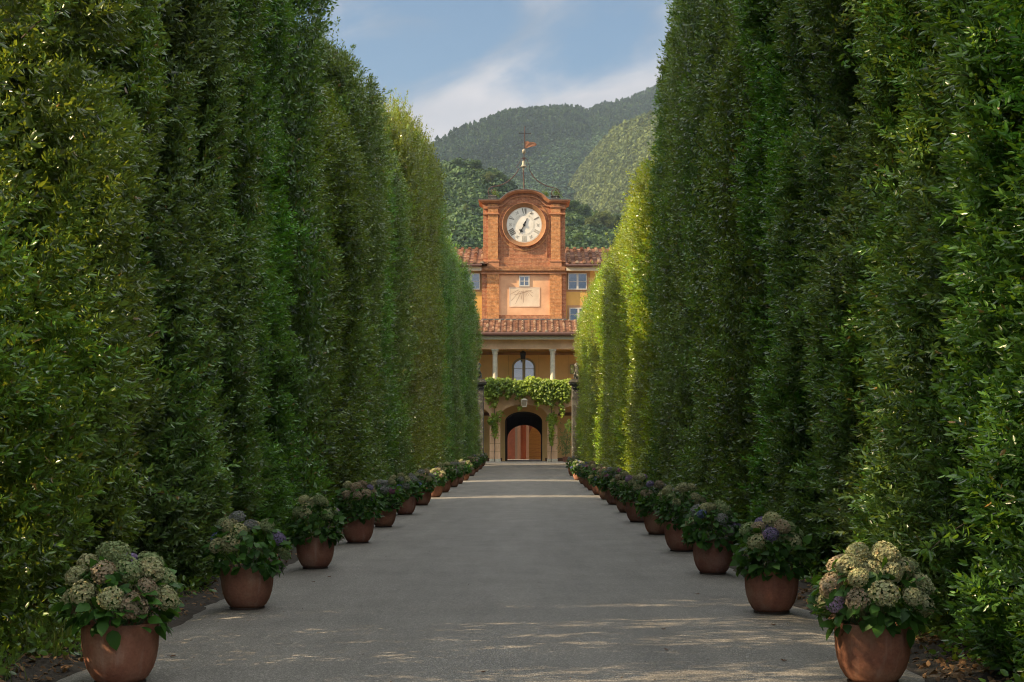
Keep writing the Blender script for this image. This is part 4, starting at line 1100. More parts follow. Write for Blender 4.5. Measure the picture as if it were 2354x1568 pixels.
# ---- little window and sundial on the plaster
part_window('window', 1192.6, 1217, 633.6, 658.6, T+.0, 2, 2, M['frame'], M['glass'], .09, .03, .04)
mb = MB(); mb.pbox(1170.6, 1239.4, 660.8, 704.2, T, .12, -.085)
sd_ = mb.build('sundial', M['sundial'], villa)
mb = MB(); t_ = .022
xa, xb, za, zb = tx(1170.3), tx(1239.6), tz(704.4), tz(660.5); ys_ = T + .07
mb.box(xa-t_, xa+t_, ys_, ys_+.04, za, zb); mb.box(xb-t_, xb+t_, ys_, ys_+.04, za, zb); mb.box(xa+t_, xb-t_, ys_, ys_+.04, za-t_, za+t_); mb.box(xa+t_, xb-t_, ys_, ys_+.04, zb-t_, zb+t_)
mb.build('border', M['sun_frame'], sd_)
mb = MB(); s_ = 2354 / 140 * 1.4875; ox, oy = 1720/1.4875, 970/1.4875
for u0, v0, u1, v1 in ((880,345,400,605),(950,430,430,1000),(1060,420,700,1150),(1120,420,1020,900),(1165,400,1155,1080),(1235,430,1255,760),(1270,420,1380,740),(1290,375,1480,690),
                       (1335,365,1700,755),(1370,350,1740,545),(600,640,900,580),(900,580,1230,490),(1230,490,1420,430),(1420,430,1640,370)):
    p0 = Vector((tx(ox + u0/s_), 0, tz(oy + v0/s_))); p1 = Vector((tx(ox + u1/s_), 0, tz(oy + v1/s_)))
    dv = (p1-p0).normalized(); nn = Vector((-dv.z, 0, dv.x)) * .011
    q = [p0-nn, p0+nn, p1+nn, p1-nn]; ya = T + .079
    mb.add([(a.x, ya, a.z) for a in q] + [(a.x, ya+.01, a.z) for a in q], [(0,1,2,3),(7,6,5,4),(0,4,5,1),(1,5,6,2),(2,6,7,3),(3,7,4,0)])
mb.build('hour_line', M['sun_line'], sd_)

# ---- ironwork on top: weathervane with bell
W_ = T + 1.2
vane = tag(empty('weather_vane', (PX(1204, W_), W_, PZ(437, W_))), 'rusty iron cross with banner, ball and bell on top of the clock tower', 'weather vane')
ox_, oz_ = vane.location.x, vane.location.z
def q3(p, q, dy=0.0): return (PX(p, W_) - ox_, dy, PZ(q, W_) - oz_)
mb = MB(); mb.tube([q3(1204.2,440), q3(1203.6,415), q3(1202.8,395), q3(1203.6,383)], .055, 8); mb.tube([q3(1204.2,356), q3(1204.9,325), q3(1206,293)], .034, 6)
mb.tube([q3(1204,385), q3(1204,355)], .03, 6); mb.build('pole', M['iron'], vane)
mb = MB(); mb.tube([q3(1193,306.4), q3(1218.6,306.9)], .030, 6); mb.tube([q3(1205.8,318), q3(1206,292.4)], .03, 6)
for p in ((1193,306.4),(1218.6,306.9),(1206,292)): mb.lathe([(.02,-.05),(.05,0),(.02,.06)], q3(*p), 8)
mb.build('cross', M['dark_iron'], vane)
fp = [(1206.5,325.5),(1213,324.8),(1217,327.5),(1225,327),(1231,329),(1233.6,333),(1230,336),(1221,337.8),(1215,339),(1209,342),(1206.5,341)]
mb = MB(); nf = len(fp); mb.add([q3(p, q, -.012 + .05*math.sin(p*.5)) for p, q in fp] + [q3(p, q, .012 + .05*math.sin(p*.5)) for p, q in fp],
    [tuple(range(nf)), tuple(range(nf, 2*nf))[::-1]] + [(i, i+nf, (i+1) % nf + nf, (i+1) % nf) for i in range(nf)])
mb.build('banner', M['rust'], vane)
mb = MB(); rb = 4.5*W_/F; mb.lathe([(rb*math.sin(R(a)), -rb*1.3*math.cos(R(a))) for a in range(2, 180, 16)], q3(1204,348.2), 20); mb.build('ball', M['bronze'], vane, smooth=60)
mb = MB(); k = W_/F; mb.lathe([(.6*k,0),(3*k,-1*k),(3.8*k,-4*k),(4.3*k,-9*k),(5.5*k,-11.5*k),(7.8*k,-14*k),(7.6*k,-14.6*k),(2*k,-13*k)][::-1], q3(1203.5,369.5), 24)
mb.lathe([(1.6*k,0),(2.2*k,3*k),(2.6*k,7*k)], q3(1203,392.5), 12)
mb.build('bell', M['bronze'], vane, smooth=50)
mb = MB(); mb.box(q3(1199.5,0)[0], q3(1208,0)[0], -.04, .04, q3(0,365)[2], q3(0,362.5)[2]); mb.tube([q3(1202,370), q3(1202,362)], .03, 5); mb.tube([q3(1206,370), q3(1206,362)], .03, 5)
mb.build('bell_bracket', M['iron'], vane)
def spiral(c, r0, r1, a0, turns, n=34):
    return [q3(c[0] + (r0 + (r1-r0)*i/n)*math.cos(a0 + turns*2*math.pi*i/n), c[1] - (r0 + (r1-r0)*i/n)*math.sin(a0 + turns*2*math.pi*i/n)) for i in range(n+1)]
def smooth_line(pts, n=5):
    out = []; P = [Vector(p) for p in pts]
    for i in range(len(P)-1):
        a, b, c, dd = P[max(i-1,0)], P[i], P[i+1], P[min(i+2, len(P)-1)]
        for j in range(n):
            t = j/n; out.append(.5*((2*b) + (c-a)*t + (2*a-5*b+4*c-dd)*t*t + (3*b-a-3*c+dd)*t**3))
    return out + [P[-1]]
mb = MB()
mb.tube(smooth_line([q3(*p) for p in ((1216,389.5),(1222,400),(1230,411),(1242,420.5),(1256,427.5),(1270,431.5),(1277,432.8))]) , .036, 6)
mb.tube(smooth_line([q3(*p) for p in ((1277,432.8),(1283,437),(1285,443),(1282,449.5),(1275,451.5),(1268.5,448.5),(1267,442.5),(1270,438),(1274.5,437),(1278,439.5),(1278,444),(1274.5,445.5),(1272.5,443))]), .034, 6)
mb.tube(smooth_line([q3(*p) for p in ((1209,364.5),(1212,370),(1215,378),(1217,384),(1215.5,389.5))]), .020, 6)
mb.build('scroll', M['iron'], vane)
mb = MB()
mb.tube(smooth_line([q3(*p) for p in ((1192.5,388),(1186,399),(1177,409),(1166,418),(1155,424),(1143,427.8),(1134,428.6))]), .036, 6)
mb.tube(smooth_line([q3(*p) for p in ((1134,428.6),(1126,432),(1122,438.5),(1123,445.5),(1128.5,449.5),(1136,447.5),(1139.5,441.5),(1137,436.5),(1131,435.8),(1128.5,440),(1131,443.5))]), .034, 6)
mb.tube(smooth_line([q3(*p) for p in ((1201,363.5),(1197.5,364.5),(1195.5,371),(1191,378),(1187.6,383),(1188.5,387.5))]), .020, 6)
mb.build('scroll', M['iron'], vane)
mb = MB()
for a, b in ((1122,1141),(1266.5,1284)): mb.box(PX(a,W_)-ox_, PX(b,W_)-ox_, -.3, .3, PZ(459,W_)-oz_-.05, PZ(451,W_)-oz_); mb.box(PX(a,W_)-ox_-.04, PX(b,W_)-ox_+.04, -.34, .34, PZ(453,W_)-oz_, PZ(452,W_)-oz_)
mb.build('plinth', M['mossy'], vane, bevel=.02)
def weeds(name, lst, lab):
    r = np.random.default_rng(3); cs = []; ts = []
    for px_, py_, wpx, n in lst:
        c = np.stack([PX(px_, W_) + r.normal(0, wpx*W_/F, n), W_ + r.normal(0, .2, n), PZ(py_, W_) + np.abs(r.normal(0, .16, n))], -1); cs.append(c)
        ts.append(nrmz(np.stack([r.normal(0,.5,n), r.normal(0,.5,n), np.ones(n)], -1)))
    a, b, c = tw_leaves(np.concatenate(cs), np.concatenate(ts), 6, .14, .10, .045, seed=5)
    o = link(name, inst_mesh(name, DIAMOND[0], DIAMOND[1], a, b, c, [M['far_leaf']])); o.color = (1.8,1.8,1.3,1); tag(o, lab, 'weeds', kind='stuff')
weeds('rooftop_weeds', [(1137,450,2.5,60),(1143,456,2,25),(1277,450,4,60),(1254,452,3.4,90),(1284,457,5,40)], 'dry weeds growing on top of the clock tower cornice')

# ---- lanterns
def lantern(name, px_, py0, py1, dd, label, hang, glassm, dark):
    t = tag(empty(name, (PX(px_, dd), dd, PZ(py1, dd))), label, 'lantern'); h = (py1-py0)*dd/F
    wt, wb = h*.33, h*.23; mb = MB()
    for sx in (-1, 1):
        for sy in (-1, 1): mb.tube([(sx*wb, sy*wb, 0), (sx*wt, sy*wt, h*.74)], h*.035, 4)
    for z, ww in ((0, wb), (h*.74, wt)):
        for sx in (-1, 1): mb.tube([(sx*ww, -ww, z), (sx*ww, ww, z)], h*.04, 4); mb.tube([(-ww, sx*ww, z), (ww, sx*ww, z)], h*.04, 4)
    mb.build('frame', dark, t)
    mb = MB(); mb.add([(-wt*1.12,-wt*1.12,h*.76),(wt*1.12,-wt*1.12,h*.76),(wt*1.12,wt*1.12,h*.76),(-wt*1.12,wt*1.12,h*.76),(0,0,h)], [(0,1,4),(1,2,4),(2,3,4),(3,0,4),(3,2,1,0)]); mb.build('cap', dark, t)
    mb = MB(); f = .93
    mb.add([(-wb*f,-wb*f,.01),(wb*f,-wb*f,.01),(wb*f,wb*f,.01),(-wb*f,wb*f,.01),(-wt*f,-wt*f,h*.73),(wt*f,-wt*f,h*.73),(wt*f,wt*f,h*.73),(-wt*f,wt*f,h*.73)], [(0,1,5,4),(1,2,6,5),(2,3,7,6),(3,0,4,7)]); mb.build('glass', glassm, t)
    mb = MB(); mb.tube([(0,0,h), (0,0,h+hang)], .015, 5); mb.build('chain', M['dark_iron'], t)
    return t
lantern('lantern', 1201.7, 806, 825, D_C+1.0, 'dark iron lantern hanging in the loggia before the arched window', .25, M['dark_iron'], M['dark_iron'])
lantern('lantern', 1204.6, 914.5, 935.3, D_A-.75, 'grey metal lantern with glass sides hanging under the vine over the arch', .25, M['glass_lamp'], M['column'])
mb = MB(); dd = D_A-.7
mb.tube(smooth_line([(PX(1188,dd),dd,PZ(913,dd)),(PX(1190.5,dd),dd,PZ(905,dd)),(PX(1204,dd),dd,PZ(901,dd)),(PX(1217,dd),dd,PZ(905,dd)),(PX(1217,dd),dd,PZ(913,dd))]), .018, 5)
mb.tube([(PX(1204,dd),D_A,PZ(900,dd)),(PX(1204,dd),dd,PZ(901,dd))], .02, 5)
mb.build('lamp_bracket', M['dark_iron'], villa)

# ---- climbing vine over the arcade
def vine():
    t = tag(empty('grape_vine', (PX(1137, D_A-.12), D_A-.12, ZG)), 'sunlit green vine hanging in a thick band above the arches', 'climbing vine')
    O = np.array(t.location); r = np.random.default_rng(21); cs = []; dirs = []
    def blob(px_, py_, sx, sy, n, sd=.22, y0=.45):
        x = PX(px_, D_A) + r.normal(0, sx*D_A/F, n); z = PZ(py_, D_A) + r.normal(0, sy*D_A/F, n); y = D_A - y0 + r.normal(0, sd, n)
        cs.append(np.stack([x, y, z], -1)); dirs.append(nrmz(np.stack([r.normal(0,.6,n), -np.abs(r.normal(.7,.4,n)), r.normal(.25,.5,n)], -1)))
    q = np.random.default_rng(5)
    for px_ in np.arange(1113, 1314, 2.6):
        top = 879 + 4*q.normal() - 5*(abs(px_-1126) < 7) - 3*(abs(px_-1220) < 14); bot = 909 + 6*q.normal() - 12*(1150 < px_ < 1163) - 8*(1178 < px_ < 1190) + 8*(1235 < px_ < 1280)
        for py_ in np.arange(top, bot, 4.2): blob(px_, py_, 2.4, 2.2, 20, .26)
    for c in ((1120,915,3,6,60),(1132,910,4,5,60),(1137,925,4,4,45),(1134,932,5,3,35),(1196,912,6,5,60),(1203,905,6,4,50),(1194,938,3,2,20),(1235,925,3,6,60),(1243,915,4,6,60),(1262,918,7,8,130),
              (1268,930,4,5,50),(1290,914,6,6,80),(1290,932,3,8,60),(1292,948,2.4,5,35),(1302,920,4,5,45),(1117,888,4,6,60),(1309,885,3,6,50)): blob(*c)
    # ropes of leaves down the two piers
    for c in ((1134,966,5,4,90),(1139,958,5,4,60),(1128,968,4,3,40),(1136,978,3.4,5,70),(1138,988,3,4,55),(1137,997,2.6,4,45),(1149,950,4,3,20),
              (1268,958,4.5,5,90),(1270,968,4.5,5,90),(1275,966,4,3,35),(1266,981,2.6,5,60),(1268,992,2.4,5,50),(1266,1004,2.0,5,40),(1267,1016,1.6,4,28),(1259,962,3,2,20)): blob(*c, sd=.12, y0=.2)
    c = np.concatenate(cs) - O; d = np.concatenate(dirs)
    n0 = nrmz(r.normal(0, .35, c.shape) + np.array([-.35, -.6, .55])); d = nrmz(np.cross(n0, r.normal(0, 1, c.shape))); d[:, 2] -= .35; d = nrmz(d); sd = nrmz(np.cross(n0, d)); nn = np.cross(d, sd)
    L = r.uniform(.10, .19, (len(c), 1))
    v = np.clip(.45 + .2*vnoise(c*1.3, 3) + r.normal(0, .16, len(c)), 0, 1)
    LOBED = ([(0,0,0),(.1,.5,0),(.45,.36,-.04),(.55,.5,-.06),(1,0,-.12),(.55,-.5,-.06),(.45,-.36,-.04),(.1,-.5,0),(.4,0,.05)], [(0,8,1),(1,8,2),(2,8,4,3),(8,6,5,4),(8,7,6),(8,0,7)])
    link('foliage', inst_mesh('foliage', LOBED[0], LOBED[1], c, np.stack([d*L, sd*L*1.05, nn*L], -2), v, [M['vine']]), t)
    mb = MB(); y = D_A - .10
    for pts in (((1136,1062),(1135.5,1045),(1137,1030),(1136,1015),(1137.5,1000),(1136,985),(1137,960),(1136,940),(1137,918)), ((1266.5,1062),(1266,1045),(1267,1030),(1266,1010),(1267,990),(1266,970),(1267,945),(1266,918))):
        mb.tube(smooth_line([(PX(p+.2,D_A)-O[0], y-O[1], PZ(q,D_A)-O[2]) for p, q in pts], 3), .030, 6, .02)
    mb.build('stem', M['bark'], t)
    mb = MB()
    for z in (884, 900): mb.tube([(PX(1108,D_A)-O[0], D_A-.5-O[1], PZ(z,D_A)-O[2]), (PX(1315,D_A)-O[0], D_A-.5-O[1], PZ(z,D_A)-O[2])], .012, 4)
    for p in (1112, 1160, 1204, 1250, 1310): mb.tube([(PX(p,D_A)-O[0], D_A-O[1]-.05, PZ(900,D_A)-O[2]), (PX(p,D_A)-O[0], D_A-.55-O[1], PZ(900,D_A)-O[2])], .015, 4)
    mb.build('support_wire', M['dark_iron'], t)
vine()

# ---- stone gate pillars with seated stone beasts
def skin_mesh(name, joints, edges, mat, sub=2):
    me = bpy.data.meshes.new(name + '_tmp'); me.from_pydata([j[0] for j in joints], edges, [])
    o = bpy.data.objects.new('tmp', me); C.objects.link(o)
    sk = o.modifiers.new('skin', 'SKIN'); sk.use_smooth_shade = True
    for i, j in enumerate(joints):
        me.skin_vertices[0].data[i].radius = (j[1], j[1]) if not isinstance(j[1], tuple) else j[1]
    me.skin_vertices[0].data[0].use_root = True
    ss = o.modifiers.new('sub', 'SUBSURF'); ss.levels = sub; ss.render_levels = sub
    dg = bpy.context.evaluated_depsgraph_get(); res = bpy.data.meshes.new_from_object(o.evaluated_get(dg)); res.name = name
    bpy.data.objects.remove(o); bpy.data.meshes.remove(me)
    res.materials.clear(); res.materials.append(mat); return res
def beast(mirror):
    j = [((0,0,.18),.17),((.05,0,.42),.155),((.10,0,.66),.15),((.13,0,.86),.11),((.17,0,1.03),.13),((.33,0,1.0),.07),
         ((.16,.12,.60),.065),((.30,.12,.36),.05),((.30,.12,.06),.055),((.16,-.12,.60),.065),((.30,-.12,.36),.05),((.30,-.12,.06),.055),
         ((.02,.16,.16),.11),((.22,.17,.06),.055),((.02,-.16,.16),.11),((.22,-.17,.06),.055),((-.2,0,.10),.04),((-.28,0,.30),.035),
         ((.13,.08,1.16),.035),((.13,-.08,1.16),.035)]
    e = [(0,1),(1,2),(2,3),(3,4),(4,5),(2,6),(6,7),(7,8),(2,9),(9,10),(10,11),(0,12),(12,13),(0,14),(14,15),(0,16),(16,17),(4,18),(4,19)]
    j = [((p[0]*mirror, p[1], p[2]), r) for p, r in j]
    return skin_mesh('stone_beast', j, e, M['mossy'])
def pillar(x_in, side, label, lab2):
    d0 = 107.3; wd = .98; xc = x_in + side*wd/2
    t = tag(empty('gate_pillar', (xc, d0 + wd/2, float(gz(d0)) - .05)), label, 'gate pillar', 'stone pillars of the gate')
    zt = PZ(892, d0) - t.location.z; mb = MB(); a = wd/2
    mb.box(-a, a, -a, a, 0, zt); mb.build('shaft', M['mossy'], t, bevel=.03)
    mb = MB(); z = zt
    for h, p in ((.04,.06),(.16,.02),(.05,.10),(.12,.17),(.06,.22),(.10,.14),(.09,.05)):
        mb.box(-a-p, a+p, -a-p, a+p, z, z+h); z += h
    mb.box(-a-.08, a+.08, -a-.08, a+.08, .0, .38)
    mb.build('capital', M['mossy'], t, bevel=.015)
    b = tag(link('stone_beast', beast(-side)), lab2, 'statue', 'statues on the gate pillars')
    b.location = (xc, d0 + wd/2, t.location.z + z - .02); b.rotation_euler = (0, 0, R(-20*side)); b.scale = (1, 1, 1)
pillar(PX(1111, 107.3), -1, 'blackened square stone gate pillar where the left hedge ends', 'mossy stone beast sitting on the left gate pillar')
pillar(PX(1314.5, 107.3), 1, 'lichen spotted square stone gate pillar where the right hedge ends', 'mossy stone beast sitting on the right gate pillar')
# small potted shrub by the right pillar
t = tag(empty('potted_shrub', (PX(1300, 111.5), 111.5, ZG + .05)), 'slender leafy shrub in a small pot beside the right gate pillar', 'potted plant')
mb = MB(); mb.lathe([(.16,0),(.22,.3),(.25,.36),(.23,.37),(.2,.33),(.01,.32)], n=20); mb.build('pot', M['pot'], t, smooth=40)
r = np.random.default_rng(8); n = 260; zz = r.uniform(.5, 3.0, n); wx = .30 - .16*np.abs(zz-1.0)/2 + .1*(zz > 2)
c = np.stack([r.normal(.1, 1, n)*wx + .25*(zz > 1.8)*(zz-1.8), r.normal(0, 1, n)*wx, zz], -1)
a, b, v_ = tw_leaves(c, nrmz(r.normal(0, 1, (n, 3)) + np.array([0,0,.6])), 6, .16, .12, .05, seed=3)
link('foliage', inst_mesh('foliage', DIAMOND[0], DIAMOND[1], a, b, v_, [M['hedge']]), t)
mb = MB(); mb.tube([(0,0,.3),(.03,0,1.2),(.15,0,2.0),(.35,0,2.9)], .025, 5, .01); mb.build('stem', M['bark'], t)

# ------------------------------------------------------------------ hills and mountain
SKY_A = [(600,560),(800,470),(900,410),(980,352),(1010,338),(1040,325),(1090,308),(1152,286),(1212,281),(1260,272),(1290,266),(1328,263),(1352,271),(1384,254),(1432,245),(1472,229),(1512,208),(1600,180),(1750,150),(2000,170)]
SKY_B = [(1180,560),(1240,505),(1285,460),(1300,448),(1316,418),(1336,388),(1382,333),(1405,304),(1440,286),(1505,264),(1560,246),(1650,220),(1800,200),(2100,210)]
SKY_C = [(a, b + 15) for a, b in [(500,470),(800,430),(950,400),(1015,386),(1072,388),(1102,400),(1144,412),(1180,436),(1200,450),(1235,470),(1270,482),(1312,486),(1344,490),(1376,512),(1424,524),(1500,528),(1700,520),(2000,505)]]
def hill(name, line, dtop, dbot, qbot, seed, amp, mat, n=110, m=40):
    """a slope: its crest follows the line at distance dtop(px), its foot lies at dbot"""
    lx = [a for a, _ in line]; ly = [b for _, b in line]; pxs = np.linspace(lx[0], lx[-1], n)
    v = []; info = []
    for i, p in enumerate(pxs):
        dt = dtop(p); q = np.interp(p, lx, ly); xt, zt = (p-CX)*dt/F, PZ(q, dt); xb = (p-CX)*dbot/F
        for j in range(m + 4):
            if j < m:
                t = j/(m-1); dd = dbot + (dt-dbot)*t; x = xb + (xt-xb)*t; z = ZG + (zt-ZG)*t**1.12
                nz_ = vnoise(np.array([x, dd*.8, 0])/(amp*7) + seed, seed)*amp + vnoise(np.array([x, dd, 0])/(amp*2.6) + seed, seed+1)*amp*.35
                z += nz_*math.sin(math.pi*t)**.6
            else: k = j-m+1; dd = dt + k*90; x = xt*(dd/dt); z = zt - k*k*18
            v.append((x, dd, z))
    M_ = m + 4
    f = [(i*M_+j, (i+1)*M_+j, (i+1)*M_+j+1, i*M_+j+1) for i in range(n-1) for j in range(M_-1)]
    me = bpy.data.meshes.new(name); me.from_pydata(v, [], f); me.materials.append(mat); me.update(); me.shade_smooth()
    tag(link(name, me), kind='structure')
    return np.array(v).reshape(n, M_, 3)[:, :m]
M['hill'] = plain('hill_undergrowth', (.035,.05,.022), 0.95, var=.3, scale=.03)
gA = hill('mountain', SKY_A, lambda p: float(np.interp(p, [600,1010,1500,2000], [1500,1750,2450,2600])), 900, 0, 3, 58, M['hill'], 170, 60)
gB = hill('mountain_spur', SKY_B, lambda p: float(np.interp(p, [1180,1300,1512,2100], [1750,1650,1350,1200])), 750, 0, 8, 20, M['hill'])
gC = hill('hillside', SKY_C, lambda p: 620.0, 260, 0, 5, 6, M['hill'])
# low-poly crowns for the wooded slopes
def blob_tmpl(seed, cone=False, nq=44, qs=.30):
    """a crown as a ball or cone of small leaf clumps"""
    r = np.random.default_rng(seed); dv = nrmz(r.normal(0, 1, (nq, 3))); dv[:, 2] = np.abs(dv[:, 2]) * 1.2 - .35
    rad = 1 - np.abs(r.normal(0, .16, nq)); c = dv * rad[:, None]
    if cone: h = r.uniform(0, 1, nq) ** 1.3; an = r.uniform(0, 6.28, nq); c = np.stack([np.cos(an)*(1-h)*.75, np.sin(an)*(1-h)*.75, h*2.7-1], -1)
    n0 = nrmz(dv + r.normal(0, .45, (nq, 3))); u = nrmz(np.cross(n0, r.normal(0, 1, (nq, 3)))); w_ = np.cross(n0, u)
    V = []; Fc = []
    for i in range(nq):
        s_ = qs * r.uniform(.7, 1.3); k = len(V)
        V += [c[i] + u[i]*s_, c[i] + w_[i]*s_*.8, c[i] - u[i]*s_, c[i] - w_[i]*s_*.8]; Fc.append((k, k+1, k+2, k+3))
    return np.array(V), Fc
def wood(name, grid, n, smin, smax, seed, label, tint, cone_fn=None, tlim=(0.12, 1.0), pxlim=None, nq=40, qs=.34):
    r = np.random.default_rng(seed); n0, m0, _ = grid.shape
    u = r.uniform(0, n0-1.001, n); w_ = (r.uniform(tlim[0], tlim[1], n) ** .8)*(m0-1.001)
    if pxlim: u = r.uniform(pxlim[0]*(n0-1), pxlim[1]*(n0-1)-.01, n)
    i, j = u.astype(int), w_.astype(int); a, b = (u-i)[:, None], (w_-j)[:, None]
    p = grid[i,j]*(1-a)*(1-b) + grid[i+1,j]*a*(1-b) + grid[i,np.minimum(j+1,m0-1)]*(1-a)*b + grid[i+1,np.minimum(j+1,m0-1)]*a*b
    V0, F0 = [], []
    for part, cone in ((0, False), (1, True)):
        isc = (cone_fn(p, w_/m0, r) if cone_fn else np.zeros(n, bool)) == cone
        if not isc.any(): continue
        pp = p[isc]; k = len(pp); s = r.uniform(smin, smax, (k, 1)); ang = r.uniform(0, 6.28, k)
        fr = np.zeros((k, 3, 3)); c_, s_ = np.cos(ang), np.sin(ang)
        st = r.uniform(.8, 1.25, k)
        fr[:, 0, 0] = c_*s[:,0]; fr[:, 0, 1] = s_*s[:,0]; fr[:, 1, 0] = -s_*s[:,0]; fr[:, 1, 1] = c_*s[:,0]; fr[:, 2, 2] = s[:,0]*st
        T_ = blob_tmpl(seed + part, cone, nq, qs)
        pp = pp + np.array([0, 0, 1])*s*(.55 if not cone else 1.2)
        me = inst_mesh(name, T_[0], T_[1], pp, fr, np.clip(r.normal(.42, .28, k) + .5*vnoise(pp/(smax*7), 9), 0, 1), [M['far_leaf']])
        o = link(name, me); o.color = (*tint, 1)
        tag(o, label if not cone else 'dark conifers standing along the far mountain ridge', 'woodland', kind='stuff')
fr_ = lambda a, b, line: ((a-line[0][0])/(line[-1][0]-line[0][0]), (b-line[0][0])/(line[-1][0]-line[0][0]))
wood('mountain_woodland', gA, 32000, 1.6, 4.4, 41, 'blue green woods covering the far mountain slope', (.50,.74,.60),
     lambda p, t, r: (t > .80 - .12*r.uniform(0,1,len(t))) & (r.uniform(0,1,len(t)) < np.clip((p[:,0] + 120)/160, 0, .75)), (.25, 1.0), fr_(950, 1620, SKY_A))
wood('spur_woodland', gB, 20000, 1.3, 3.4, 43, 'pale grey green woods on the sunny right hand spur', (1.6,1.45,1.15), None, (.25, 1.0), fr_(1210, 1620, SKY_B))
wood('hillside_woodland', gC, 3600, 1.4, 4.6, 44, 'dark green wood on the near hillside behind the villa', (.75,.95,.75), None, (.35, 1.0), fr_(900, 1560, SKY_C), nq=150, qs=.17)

# individual trees on the near hillside
def cloud_crown(seed, blobs, n, L, mat):
    r = np.random.default_rng(seed); cs = []; ns = []
    for cx_, cy_, cz_, rx_, rz_ in blobs:
        k = max(8, int(n*rx_*rx_)); dv = nrmz(r.normal(0, 1, (k, 3))); rad = 1 - np.abs(r.normal(0, .12, k)); rad += .15*vnoise(dv*3 + seed, 1)
        cs.append(np.stack([cx_ + dv[:,0]*rx_*rad, cy_ + dv[:,1]*rx_*rad, cz_ + dv[:,2]*rz_*rad], -1)); ns.append(dv)
    c = np.concatenate(cs); t = nrmz(np.concatenate(ns) + r.normal(0, .4, c.shape) + np.array([0,0,.3]))
    a, b, v = tw_leaves(c, t, 5, L*1.2, L, L*.55, vbase=np.clip(.45 + .25*vnoise(c*.9, 2) + r.normal(0,.08,len(c)), 0, 1), seed=seed)
    return inst_mesh('crown', DIAMOND[0], DIAMOND[1], a, b, v, [mat])
def mk_blobs(seed, n, w, z0, z1, br, flat=.7, taper=0.0):
    r = random.Random(seed); out = []
    for i in range(n):
        z = r.uniform(z0, z1); f = 1 - taper*(z-z0)/(z1-z0); a = r.uniform(0, 6.28); q = w*f*math.sqrt(r.uniform(0, 1))*.85
        out.append((q*math.cos(a), q*math.sin(a), z, br*r.uniform(.7,1.25)*(1-.4*taper*(z-z0)/(z1-z0)), br*flat*r.uniform(.7,1.2)))
    return out
TREES = {'pine': cloud_crown(1, mk_blobs(1, 13, 2.6, 5.2, 8.6, 1.15, .6), 60, .55, M['far_leaf']),
         'broad': cloud_crown(2, mk_blobs(2, 16, 2.6, 2.4, 7.2, 1.6, .8, .3), 40, .6, M['far_leaf']),
         'fir': cloud_crown(3, mk_blobs(3, 22, 2.1, 1.6, 10.5, 1.0, .7, .9), 70, .5, M['far_leaf']),
         'cypress': cloud_crown(4, [(0,0,z,.95*(1-(abs(z-3.4)/7.4)**2)+.12,1.3) for z in (1,2,3,4,5,6,7,8,9)], 120, .4, M['far_leaf']),
         'olive': cloud_crown(5, mk_blobs(5, 9, 2.0, 1.4, 3.4, 1.15, .75), 60, .4, M['far_leaf'])}
TRK = {}
for k, h, r0 in (('pine', 7.5, .28), ('broad', 5, .3), ('fir', 9, .25), ('cypress', 3, .2), ('olive', 2.4, .22)):
    m = MB(); m.tube([(0,0,-1.5), (.1,0,h*.4), (-.05,.1,h)], r0, 6, r0*.4)
    for i in range(5):
        a = i*1.3; z = h*(.55 + .09*i); m.tube([(0,0,z), (1.3*math.cos(a), 1.3*math.sin(a), z+.9)], .1, 4, .04)
    me = bpy.data.meshes.new('trunk'); me.from_pydata(m.v, [], m.f); me.materials.append(M['bark']); me.update(); TRK[k] = me
def hill_d(px_, q):
    """distance at which the near hillside passes through a photo point"""
    X0, X1 = SKY_C[0][0], SKY_C[-1][0]; u = (px_ - X0) / (X1 - X0) * (gC.shape[0] - 1); i = int(u); f = u - i
    col = gC[i] * (1 - f) + gC[i + 1] * f; qs_ = CY - (col[:, 2] - H) * F / col[:, 1]
    k = np.argsort(qs_); return float(np.interp(q, qs_[k], col[k, 1])) - 3
def hill_tree(name, kind, px_, qbot, qtop, dd, label, cat, tint, group=None):
    dd = hill_d(px_, qbot)
    Hk = {'pine': 9.5, 'broad': 8.8, 'fir': 11.3, 'cypress': 10.4, 'olive': 4.4}[kind]
    hgt = (qbot-qtop)*dd/F; s = hgt/Hk; rr = random.Random(int(px_*7+qtop))
    t = empty(name, (PX(px_, dd), dd, PZ(qbot, dd)), rr.uniform(0, 6.28)); t.scale = (s, s, s); tag(t, label, cat, group)
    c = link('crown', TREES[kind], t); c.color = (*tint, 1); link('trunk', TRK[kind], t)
LIT = (1.5,1.35,1.0); GR = (.9,1.05,.8); DK = (.65,.85,.65)
